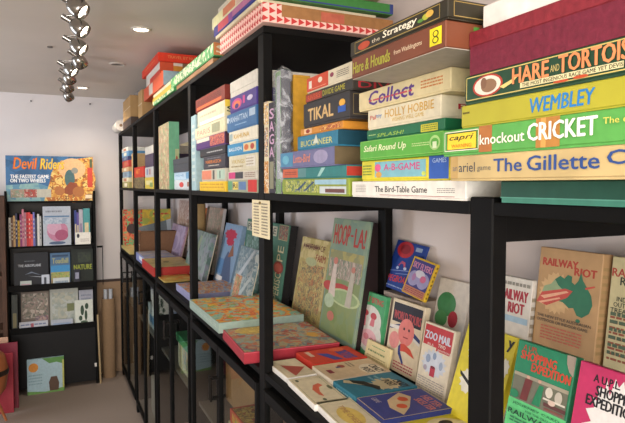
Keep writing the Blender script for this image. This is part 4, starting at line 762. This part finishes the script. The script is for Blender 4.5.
# ---------------------------------------------------------------- price list hanging on the tagged post
a = onx(250, 199.5, -.012); b = onx(267.3, 201, -.012); zb_ = onx(250, 235.4, -.012).z
m = MB(); W = a.y - b.y; H = a.z - zb_
m.box(0, .0008, -W / 2, W / 2, -H, 0, mat('e0d4b0', .8, .03))
m.print_on(frame('F', 0, .0008, -W / 2, W / 2, -H, 0), [('l', .1, .06, .42, .94, 11, '7c7464'), ('l', .56, .06, .9, .94, 11, '7c7464')])
ob = m.build('price_list', None, (-.006, (a.y + b.y) / 2, a.z)); props(ob, 'cream paper list in two columns pinned to the tall post', 'paper list')
m = MB(); m.tube((-.004, 0, -.008), (.004, 0, -.008), .004, mat('8a7a50', .3, .05, .8), n=10); m.build('pin', ob)

# ---------------------------------------------------------------- inside the cabinets
def inner(X, y0, y1, z0, h, D, col, label, art=None, name='stored_box', cat='box', lid='up'):
    games_box(name, label, cat, 'boxes stored in the glass cabinets', (X, (y0 + y1) / 2, z0 + .0004), (0, 0, 0), D, y1 - y0, h, col, art, lid)
SH = .70; BO = .0955
inner(.13, 1.90, 2.27, SH, .22, .2, mat('b08458', .75, .06, 0, 12), 'brown cardboard box behind the cabinet door with the square handle', None, 'cardboard_box', 'cardboard box', None)
inner(.14, 1.93, 2.22, SH + .2205, .04, .18, '3c7a4c', 'dark green box on the brown cardboard box in the cabinet', {'F': [('r', .5, .1, .9, .9, 'a88c50')]})
inner(.16, 2.0, 2.2, SH + .261, .055, .15, '8caad0', 'sky blue box topmost inside the third cabinet', {'F': [('r', .2, .1, .8, .5, 'b0b8c8')]})
inner(.02, 1.56, 1.86, SH, .085, .10, 'd8cc9c', 'cream low box in front of the inner shelf by the handle', None)
inner(.02, 1.58, 1.84, SH + .0855, .05, .10, 'c84a34', 'red tray with a yellow picture on the cream low box in the cabinet', {'T': [('r', .05, .05, .95, .95, busy(['c89838', '8c6c40', 'd8b860', 'a04030'], 30, 50))], 'F': [('r', .1, .1, .9, .9, busy(['d8a840', 'c86a34', '8cab5c'], 20, 54))]})
inner(.03, 1.50, 1.8, BO, .4, .3, mat('8c7258', .7), 'tall brown box on the cabinet floor by the handle', None, 'cardboard_box', 'cardboard box', None)
inner(.06, 1.85, 2.2, BO, .3, .26, mat('a08c7c', .7), 'greyish carton on the floor of the third cabinet', None)
inner(.04, 2.42, 2.8, SH, .13, .28, 'd0c8a8', 'cream games box on the inner shelf of the fourth cabinet', {'F': [('r', .3, .1, .7, .9, busy(['a8b490', 'c8a070', '6a8c90'], 20, 51))]})
inner(.03, 2.42, 2.80, SH + .131, .04, .30, '2e8a54', 'green box on the cream games box in the fourth cabinet', None)
inner(.06, 2.46, 3.0, BO, .22, .26, mat('a39280', .7), 'pale carton on the floor of the fourth cabinet', None)
inner(.04, 3.3, 3.75, SH, .14, .26, 'c0c8c8', 'white and blue box in the fifth cabinet', {'F': [('r', .1, .1, .5, .5, '5c8cb0'), ('r', .5, .5, .9, .9, 'a8b060')]})
inner(.05, 3.32, 3.7, SH + .161, .07, .24, 'd8d4cc', 'white box topmost in the fifth cabinet', None)
inner(.06, 3.3, 3.8, BO, .24, .26, 'a09a90', 'grey box on the floor of the fifth cabinet', None)
inner(.05, 4.2, 4.6, SH, .18, .26, 'a0a8a0', 'grey-green box in the cabinet at the far wall', None)
inner(.05, 4.2, 4.6, BO, .24, .26, 'a89c88', 'fawn box on the floor of the cabinet at the far wall', None)
inner(.05, .8, 1.2, SH, .2, .26, 'b0622c', 'rust coloured box in the cabinet under the flat card games', {'F': [('r', .1, .1, .9, .9, busy(['c07038', '8c4c28', 'd0a060'], 20, 52))]})
inner(.04, 1.22, 1.40, SH, .27, .26, busy(['a8643c', 'c08858', '6c5444'], 14, 53), 'tall rust picture box in the second cabinet beside the tagged post', None)

# ---------------------------------------------------------------- rack of books at the far wall
RX0, RX1, RF = -.838, -.200, 4.79
rk = empty('display_rack', ((RX0 + RX1) / 2, RF, 0)); props(rk, 'black metal book rack standing against the far wall', 'display rack')
def rp(name, x0, x1, y0, y1, z0, z1, mt=STEEL, b=.0015):
    m = MB(); c = (RX0 + RX1) / 2; m.box(x0 - c, x1 - c, y0 - RF, y1 - RF, z0, z1, mt, b); return m.build(name, rk)
def zr(py): return ony(50, py, RF).z
for x in (RX0, RX1 - .018): rp('upright', x, x + .018, RF + .0, RF + .02, .0, zr(191))
for x in (RX0, RX1 - .018): rp('upright', x, x + .018, RF + .18, RF + .2, .0, zr(191))
SZ = [zr(201), zr(245.5), zr(287), zr(329)]
for z in SZ: rp('shelf', RX0 + .018, RX1 - .018, RF + .002, RF + .2, z - .014, z)
rp('back_panel', RX0 + .018, RX1 - .018, RF + .201, RF + .206, .06, zr(200), mat('4a4642', .6))
for z in SZ[2:]: rp('front_lip', RX0 + .0, RX1, RF - .006, RF, z - .02, z + .028)
rp('lower_panel', RX0 + .018, RX1 - .018, RF + .004, RF + .016, .03, SZ[3] - .02, BLACK)
rp('wire_arm', RX1, RX1 + .045, RF - .06, RF - .054, zr(249), zr(247)); rp('wire_arm', RX1 + .04, RX1 + .045, RF - .06, RF - .054, zr(287), zr(249))
rp('price_sticker', RX1 - .028, RX1 - .012, RF - .0015, RF - .0005, .14, .17, mat('d8d4cc'), 0)
# Devil Riders
x0 = ony(5, 170, RF).x; x1 = ony(93.5, 170, RF).x; zt = zr(155.5)
FI = busy(['c88a3c', 'd8a850', 'b86a2c', 'e0c070', '8c5a34', 'c89c50'], 14, 60)
games_box('board_game_box', 'large Devil Riders game box standing on top of the black rack', 'board game', None, ((x0 + x1) / 2, RF + .03, SZ[0]), (R(0), R(6), R(90)), .06, x1 - x0, zt - SZ[0], busy(['35608a', '3c6c98', '2c5478'], 6, 61),
   {'F': [('p', [(.0, 0), (0, .35), (.35, .4), (.5, .3), (.6, 0)], busy(['6a94a0', '8cb0a8', '5a8aa0'], 8, 62)), ('e', .76, .45, .27, .5, FI), ('p', [(.42, 0), (.5, .5), (.62, .9), (1, 1), (1, 0)], FI), ('e', .75, .72, .16, .24, 'd8b080'), ('e', .72, .5, .06, .2, '4a6a6c'), ('e', .78, .68, .04, .07, '8a8a80'), ('p', [(.62, .2), (.72, .42), (.8, .4), (.84, .2), (.72, .12)], '8c4a30'), ('e', .82, .2, .07, .12, 'a86a3c'), ('e', .6, .22, .06, .1, 'b07040'), ('r', .93, .3, .99, .75, 'c04434'), ('r', .96, .75, .99, .95, '4a5a40'),
          ('t', 'Devil', .08, .7, .35, .96, 'b8341c', .09, .2), ('t', 'Devil', .085, .71, .345, .95, 'dc7c28', .04, .2), ('t', 'Riders', .38, .7, .66, .95, 'c87820', .09, .2), ('t', 'Riders', .385, .71, .655, .94, 'e0c040', .04, .2),
          ('t', 'THE FASTEST GAME', .05, .50, .48, .58, 'e0e4e4', .07), ('t', 'ON TWO WHEELS', .05, .41, .44, .49, 'e0e4e4', .07), ('r', .05, .08, .2, .26, busy(['7c9078', 'a08470', 'b0a898'], 40, 63)), ('r', .2, .08, .34, .26, busy(['b03c34', '8c5448', 'c89a8c'], 40, 64)), ('r', .34, .08, .5, .26, 'b8b4a4'), ('r', .9, .05, .98, .13, 'e0d0b0')]}, 'front', inner='2c4a6a')
# books in a row, spines outwards, and face-out titles
BK = 'books in a row on the upper rack shelf'
def book(x, w, h, col, label, lean_=0, D=.13, name='book', strip=None):
    root = empty(name, (x, RF + .012, SZ[1]), (0, lean_, 0)); props(root, label, 'book', BK)
    m = MB(); m.box(-w / 2, -w / 2 + .002, 0, D, 0, h, col); m.box(w / 2 - .002, w / 2, 0, D, 0, h, col); m.box(-w / 2 + .002, w / 2 - .002, 0, .003, 0, h, col)
    if strip: m.print_on((Vector((-w / 2, 0, 0)), Vector((w, 0, 0)), Vector((0, 0, h)), Vector((0, -1, 0))), strip)
    m.build('cover', root)
    m = MB(); m.box(-w / 2 + .002, w / 2 - .002, .003, D - .004, .003, h - .004, 'd8d0bc'); m.build('pages', root)
cs = [('b8b4a8', 'white', 217), ('6a4a34', 'brown', 217), ('c8a068', 'tan', 215), ('2c3050', 'navy', 213), ('c8a030', 'yellow', 220), ('8a3a6c', 'plum', 214), ('c87c8c', 'rose pink', 209), ('a06a78', 'dusty pink', 212), ('b82c2c', 'dark red', 212), ('d03838', 'scarlet', 212), ('d85a50', 'coral', 214), ('6a68a8', 'lavender', 212), ('34384c', 'slate', 218), ('d0ccc4', 'off-white', 214), ('a8a8a4', 'grey', 216)]
x = ony(8.6, 230, RF).x; xe = ony(41.5, 230, RF).x; wv = (xe - x) / len(cs)
for k, (c, n, py) in enumerate(cs):
    book(x + wv * (k + .5), wv * .93, zr(py) - SZ[1], c, '%s book spine in the row left of the face-out picture book' % n, 0, strip=[('l', .3, .2, .7, .85, 5, 'd8cfc0' if k % 2 else '2a2a2a')])
x = ony(74.5, 230, RF).x; xe = ony(92, 230, RF).x
for k, (c, n, w_, py) in enumerate([('34407c', 'royal blue', .018, 211), ('5c4c8c', 'violet', .016, 213), ('a8a4ac', 'pale grey', .03, 210), ('4a9090', 'turquoise', .052, 209)]):
    book(x + w_ / 2, w_ * .94, zr(py) - SZ[1], c, '%s book on the rack right of the face-out picture book' % n, 0, strip=[('r', .2, .3, .8, .6, 'c8b890' if k != 2 else '8a7c90')]); x += w_
def faceout(pxl, pxr, pyt, zb, dy, tilt, t, col, label, art, name='book', cat='book', group='face-out titles on the rack', lid='front'):
    a = ony(pxl, pyt, RF + dy).x; b = ony(pxr, pyt, RF + dy).x; zt = ony(50, pyt, RF + dy).z
    if name != 'book': return games_box(name, label, cat, group, ((a + b) / 2, RF + dy, zb + .0005), (0, tilt, R(90)), t, b - a, zt - zb, col, {'F': art}, None)
    root = empty('book', ((a + b) / 2, RF + dy, zb + .0005), (0, tilt, R(90))); props(root, label, cat, group); W = b - a; H = zt - zb
    m = MB(); m.box(0, .0015, -W / 2, W / 2, 0, H, col); m.box(t - .0015, t, -W / 2, W / 2, 0, H, col); m.box(.0015, t - .0015, W / 2 - .0015, W / 2, 0, H, col)
    m.print_on(frame('F', 0, .002, -W / 2, W / 2, 0, H), art); m.build('cover', root)
    m = MB(); m.box(.0015, t - .0015, -W / 2 + .002, W / 2 - .002, .002, H - .002, 'd8d0bc'); m.build('pages', root)
faceout(42.5, 70.5, 206.5, SZ[1], -.0065, R(3), .008, 'aab0b8', 'pale blue picture book with a pink cloud, face out on the rack', [('r', .05, .72, .95, .76, '5a7898'), ('l', .1, .82, .7, .92, 1, '7c8088'), ('e', .52, .36, .38, .26, 'b87890'), ('e', .4, .45, .26, .18, 'c49aac'), ('e', .66, .26, .24, .14, 'a0506c'), ('e', .5, .06, .3, .04, '4a5c78'), ('r', .02, .55, .98, .7, busy(['9aa8b8', 'b0b8c0', '8898a8'], 20, 70))])
faceout(75, 90.5, 233.5, SZ[1], -.0115, R(2), .0025, 'dcd8cc', 'small white card with a dark crest at the front of the rack shelf', [('e', .2, .72, .09, .18, '34343c'), ('l', .35, .2, .9, .5, 2, 'b0a8a0')], 'price_card', 'card', None)
faceout(13.5, 48, 252, SZ[2] + .0, .02, R(4), .03, '0c0f18', 'black book with a thin white title and swoosh, left on the rack', [('t', 'THE AEROPLANE', .12, .6, .78, .67, 'b0b4b8', .05), ('p', [(.3, .38), (.5, .46), (.82, .33), (.52, .42)], '6a7484'), ('p', [(.4, .34), (.82, .30), (.82, .28)], 'a0a4ac'), ('l', .3, .74, .6, .78, 1, '6a7078')])
faceout(50, 70, 253.5, SZ[2] + .0, .025, R(4), .02, '4a6a88', 'book with a blue lake and green field cover in the middle of the rack', [('t', 'Toadhill', .1, .68, .9, .84, 'a0a070', .04), ('r', .03, .42, .97, .62, '3c88b8'), ('r', .03, .06, .97, .42, busy(['7c9048', '9aa050', 'a88850', '5c7c3c'], 30, 72)), ('r', .1, .88, .9, .94, '2c4460')])
faceout(71, 93, 250.5, SZ[2] + .0, .02, R(4), .03, '0e180c', 'dark green book with yellow-green capitals, right on the rack', [('t', 'NATURE', .12, .42, .94, .56, '8c9430', .05), ('r', .3, .62, .9, .9, busy(['0e180c', '162410', '1e2c10'], 24, 73))])
faceout(20, 31.5, 279.5, SZ[2], -.003, R(2), .004, 'b0b8b0', 'small card with a green and pink stripe in front of the black book', [('r', .1, .1, .9, .4, '6a9a68'), ('r', .1, .5, .9, .6, 'b07c88')], 'price_card', 'card', 'small cards on the rack ledge')
faceout(41.5, 49.5, 274.5, SZ[2], -.003, R(2), .004, 'b8bcc4', 'small grey card with a dark figure in front of the black book', [('r', .3, .2, .6, .8, '3c4048')], 'price_card', 'card', 'small cards on the rack ledge')
faceout(53, 69.5, 278.5, SZ[2], -.003, R(2), .004, 'c0c4c0', 'small white strip card under the lake-cover book', [('l', .1, .2, .9, .8, 1, '7c8c98')], 'price_card', 'card', 'small cards on the rack ledge')
faceout(74, 80, 271, SZ[2], -.003, R(2), .01, '24242e', 'small dark upright packet with a pale face by the green book', [('r', .2, .4, .8, .8, '8c8c9c')], 'packet', 'packet', None)
# low lying things on shelf ledge
faceout(32, 47, 285, SZ[2], .0, 0, .01, 'c8c0a0', 'low cream ticket lying on the rack ledge', [], 'ticket', 'card', None) if False else None
faceout(11, 17, 293, SZ[3], .03, R(4), .03, '3c4038', 'dark narrow book at the left end of the lowest rack pocket', [('r', .2, .1, .8, .5, '7c7450')])
faceout(20.5, 49, 291, SZ[3], .03, R(5), .012, '6a5c50', 'brownish photo book with foliage in the lowest rack pocket', [('r', .05, .3, .95, .95, busy(['5c5444', '7c7460', '8c7468', '4a5040', 'a89888'], 20, 75)), ('r', .5, .05, .95, .35, busy(['8c4c48', '4a4858', 'a08478'], 30, 76))])
faceout(49.5, 78, 290, SZ[3], .035, R(5), .012, 'a8a89c', 'pale photo book with a misty scene in the lowest rack pocket', [('r', .08, .1, .92, .9, busy(['9ca09c', 'b0b0a4', '8c9488', 'a8a490'], 12, 77)), ('r', .6, .4, .85, .6, '6c7048')])
faceout(79, 93, 293, SZ[3], .03, R(5), .012, 'a0a0a8', 'pale grey book at the right of the lowest rack pocket', [('l', .15, .3, .85, .9, 6, '7c808c')])
faceout(19, 48, 320, SZ[3], .003, R(2), .006, 'b4b4b8', 'white leaflet with tiny pictures in the lowest rack pocket', [('l', .05, .15, .95, .85, 2, '6c748c'), ('r', .4, .4, .5, .8, 'a05058')], 'leaflet', 'leaflet', 'leaflets in the lowest rack pocket')
faceout(51, 73, 320.5, SZ[3], .003, R(2), .006, 'a8acb4', 'pale blue leaflet in the middle of the lowest rack pocket', [('r', .1, .3, .9, .6, '8c9cb4')], 'leaflet', 'leaflet', 'leaflets in the lowest rack pocket')
faceout(75, 93, 303, SZ[3], .003, R(8), .003, 'c8cabc', 'white leaflet with dark green leaf print hanging from the lowest rack pocket', [('e', .4, .6, .1, .2, '28402c'), ('e', .6, .4, .08, .2, '28402c'), ('e', .3, .3, .1, .1, '28402c'), ('e', .65, .75, .1, .12, '28402c'), ('e', .5, .15, .2, .05, '3c503c')], 'leaflet', 'leaflet', 'leaflets in the lowest rack pocket')
# square picture box on the floor in front of the rack
a = onz(28.5, 386, 0); b = onz(64, 383, 0); zz = ony(28, 353, a.y).z
games_box('picture_book_box', 'square pale blue picture box with an orange disc on the floor against the rack', 'picture box', None, ((a.x + b.x) / 2, RF - .055, 0), (0, R(5), R(90)), .03, b.x - a.x, zz, 'a8c4cc',
   {'F': [('p', [(.0, .1), (.5, .04), (1, .12), (1, 0), (0, 0)], '6c9a4c'), ('p', [(.4, 1), (1, 1), (1, .78), (.8, .86), (.6, .84)], '5c9048'), ('e', .17, .76, .13, .13, 'd88c30'), ('l', .04, .25, .4, .58, 4, '8ca8b0'), ('p', [(.6, .05), (.58, .3), (.64, .45), (.8, .45), (.86, .25), (.84, .05)], '5c4434'), ('r', .95, .1, 1, .9, 'b8b860')]}, None)
# right of rack: thin board, cardboard tubes
m = MB(); m.box(-.006, .006, -.12, .12, 0, .56, mat('a8926c', .7)); ob = m.build('hardboard_sheet', None, (-.185, 4.9, 0), (0, R(-1.5), R(0))); props(ob, 'thin tan board standing on edge between rack and cabinets', 'board')
def roll(x, y, r, h, col, label, inner=True):
    m = MB(); m.lathe([(r, 0), (r, h), (r - .005, h), (r - .005, .004), (0, .004), (0, 0), (r, 0)], col, n=24)
    o = m.build('cardboard_tube', None, (x, y, 0)); props(o, label, 'tube'); return o
roll(-.105, 4.93, .052, .66, mat('8c7256', .75, .05), 'wide brown cardboard tube standing right of the book rack')
for dx, dy, h, n in ((-.125, 4.93, .735, 'left'), (-.085, 4.935, .735, 'right')):
    m = MB(); m.tube((0, 0, 0), (0, 0, h - .006), .016, mat('b8bcc4', .5), n=16); m.tube((0, 0, h - .0065), (0, 0, h - .004), .007, mat('5c5c60'), n=10)
    o = m.build('paper_roll', None, (dx, dy, .006)); props(o, 'thin white paper roll poking from the brown tube, %s of the pair' % n, 'roll', 'white paper rolls in the brown tube')

# ---------------------------------------------------------------- left edge: wooden bookcase side, leaning boards, wooden toy
BR = mat('4a3020', .6, .2, 0, 8)
lx = ony(6, 260, 4.72).x
rootb = empty('wooden_bookcase', (lx, 4.72, 0)); props(rootb, 'dark brown wooden bookcase at the left edge beside the rack', 'bookcase')
zt_ = ony(3, 196, 4.72).z
m = MB(); m.box(-.03, 0, 0, .25, 0, zt_, BR, .002); m.build('side_panel', rootb)
m = MB(); m.box(-.75, -.72, 0, .25, 0, zt_, BR, .002); m.build('side_panel', rootb)
for z in (.1, .5, .9, zt_ - .03): m = MB(); m.box(-.72, -.03, .005, .25, z, z + .025, BR); m.build('shelf', rootb)
m = MB(); m.box(-.72, -.03, .25, .26, 0, zt_, BR); m.build('back_panel', rootb)
def board(pr, pyt, y, w_, col, label, t=.02):
    x = ony(pr, 370, y).x; z = ony(pr, pyt, y).z
    m = MB(); m.box(-w_, 0, 0, t, 0, z, col, .002); o = m.build('leaning_board', None, (x, y, 0), (R(-4), 0, 0)); props(o, label, 'board', 'boards leaning at the left edge'); return o
board(8.5, 338, 4.60, .4, 'c89c80', 'salmon pink board, rearmost of those leaning at the left edge')
board(18, 343, 4.50, .5, '7c2434', 'dark red board leaning at the left edge')
board(13, 354, 4.42, .5, '9c2c38', 'bright red board in front of the dark red one at the left edge')
# wooden rocking toy seen by its rear end
root = empty('wooden_toy', (-.93, 4.25, 0)); props(root, 'tan wooden toy with a dark band and thin splayed feet at the left edge', 'wooden toy')
TW = mat('a8643c', .5, .1, 0, 14)
zc = ony(2, 385, 4.25).z
m = MB(); pr = [(0, -.2), (.06, -.19), (.11, -.12), (.13, 0), (.11, .1), (.05, .17), (0, .18)]
m.lathe([(r, h + .36) for r, h in pr], TW, n=24); m.build('body', root)
m = MB(); m.lathe([(.128, .36 - .018), (.1325, .36), (.128, .36 + .018)], mat('2c201a', .5), n=24); m.build('band', root)
for k in range(3):
    a = R(20 + 120 * k); m = MB(); m.tube((.04 * math.cos(a), .04 * math.sin(a), .2), (.11 * math.cos(a), .11 * math.sin(a), 0.0), .012, TW, .008); m.build('foot', root)

# ---------------------------------------------------------------- ceiling lights
CH = mat('a8a6a2', .18, .03, 1.0)
m = MB(); m.tube((-.405, 1.95, CE - .075), (-.405, 4.25, CE - .075), .006, CH, n=10)
rail = m.build('light_rail'); props(rail, 'thin chrome rail under the ceiling carrying the row of spotlights', 'light rail')
for y in (2.12, 3.1, 4.1):
    m = MB(); m.tube((-.405, y, CE - .069), (-.405, y, CE), .004, CH, n=8); m.lathe([(.0, 0), (.03, 0), (.03, -.012), (0, -.012)], CH, (-.405, y, CE), n=16); m.build('ceiling_mount', rail)
spots = [(78, 8, 1), (80, 28, 1), (79, 47, 1), (80, 62, 0), (71, 70, 1), (69.5, 79, 0), (68, 87.5, 0), (68.5, 96.5, 0)]
ordn = ['nearest the camera', 'second from the camera', 'third from the camera', 'fourth from the camera', 'fifth from the camera', 'third from the far end', 'second from the far end', 'at the far end']
proto = None
for k, (px, py, lit) in enumerate(spots):
    p = onz(px, py, CE - .13)
    d = Vector((.72, -.35 if lit else .25, -.6)).normalized() if lit else Vector((.5, .5, -.7)).normalized()
    root = empty('ceiling_spotlight', p); props(root, 'chrome round-headed spotlight on the ceiling rail, ' + ordn[k], 'spotlight', 'chrome spotlights on the ceiling rail')
    m = MB(); m.lathe([(.004, -.040), (.018, -.036), (.028, -.024), (.0325, -.004), (.033, .012), (.029, .026), (.0265, .026), (.028, .01), (.02, -.01), (.0, -.014)], CH, (0, 0, 0), d, n=24); m.build('lamp_head', root)
    m = MB(); up = Vector((-.405 - p.x, 0, CE - .081 - p.z)); b_ = -d * .034
    m.tube(b_, b_ * 1.3 + Vector((-.03, 0, .015)), .011, CH); m.tube(b_ * 1.3 + Vector((-.03, 0, .015)), up, .004, CH, n=8); m.build('arm', root)
    m = MB(); m.lathe([(0, .018), (.014, .017), (.025, .014), (.0262, .008)], emit('fff4dc', 9 if lit else 1.2) , (0, 0, 0), d, n=20); m.build('bulb', root)
    if lit or k in (5, 7):
        l = bpy.data.lights.new('spot_beam', 'SPOT'); l.energy = 10; l.color = (1, .87, .72); l.spot_size = R(75); l.spot_blend = .7; l.shadow_soft_size = .02
        lo = bpy.data.objects.new('spot_beam', l); COL.objects.link(lo); lo.parent = root; lo.location = d * .035; lo.rotation_euler = d.to_track_quat('-Z', 'Y').to_euler()
DL = [((141, 29), 'lit', 'lit recessed downlight over the red game pile'), ((117.5, 64), 'off', 'unlit recessed downlight above the large cardboard box'), ((82.5, 87.5), 'lit', 'lit recessed downlight beyond the row of spotlights')]
for (px, py), st, lab in DL + [((None, -.15), 'lit', 'recessed downlight over the near games, out of the picture'), ]:
    if px is None: p = Vector((-.62, .25, CE)); 
    else: p = onz(px, py, CE)
    root = empty('recessed_downlight', (p.x, p.y, CE)); props(root, lab, 'downlight', 'recessed ceiling downlights')
    m = MB(); m.lathe([(.046, 0), (.046, -.004), (.036, -.006), (.034, -.0005)], mat('d0c8bc', .4)); m.build('trim_ring', root)
    m = MB(); m.lathe([(0, -.003), (.034, -.003)], emit('fff0d8', 8) if st == 'lit' else mat('5c5650', .4)); m.build('bulb', root)
    if st == 'lit':
        l = bpy.data.lights.new('downlight_beam', 'SPOT'); l.energy = 9 if px == 141 else 22; l.color = (1, .87, .72); l.spot_size = R(140); l.spot_blend = .8; l.shadow_soft_size = .035
        lo = bpy.data.objects.new('downlight_beam', l); COL.objects.link(lo); lo.parent = root; lo.location = (0, 0, -.012)
m = MB(); q = onz(50, 46.5, CE); m.tube((0, 0, 0), (0, 0, -.006), .014, mat('6a645c'), n=12); o = m.build('ceiling_sensor', None, (q.x, q.y, CE)); props(o, 'tiny dark disc on the ceiling left of the spotlights', 'sensor')
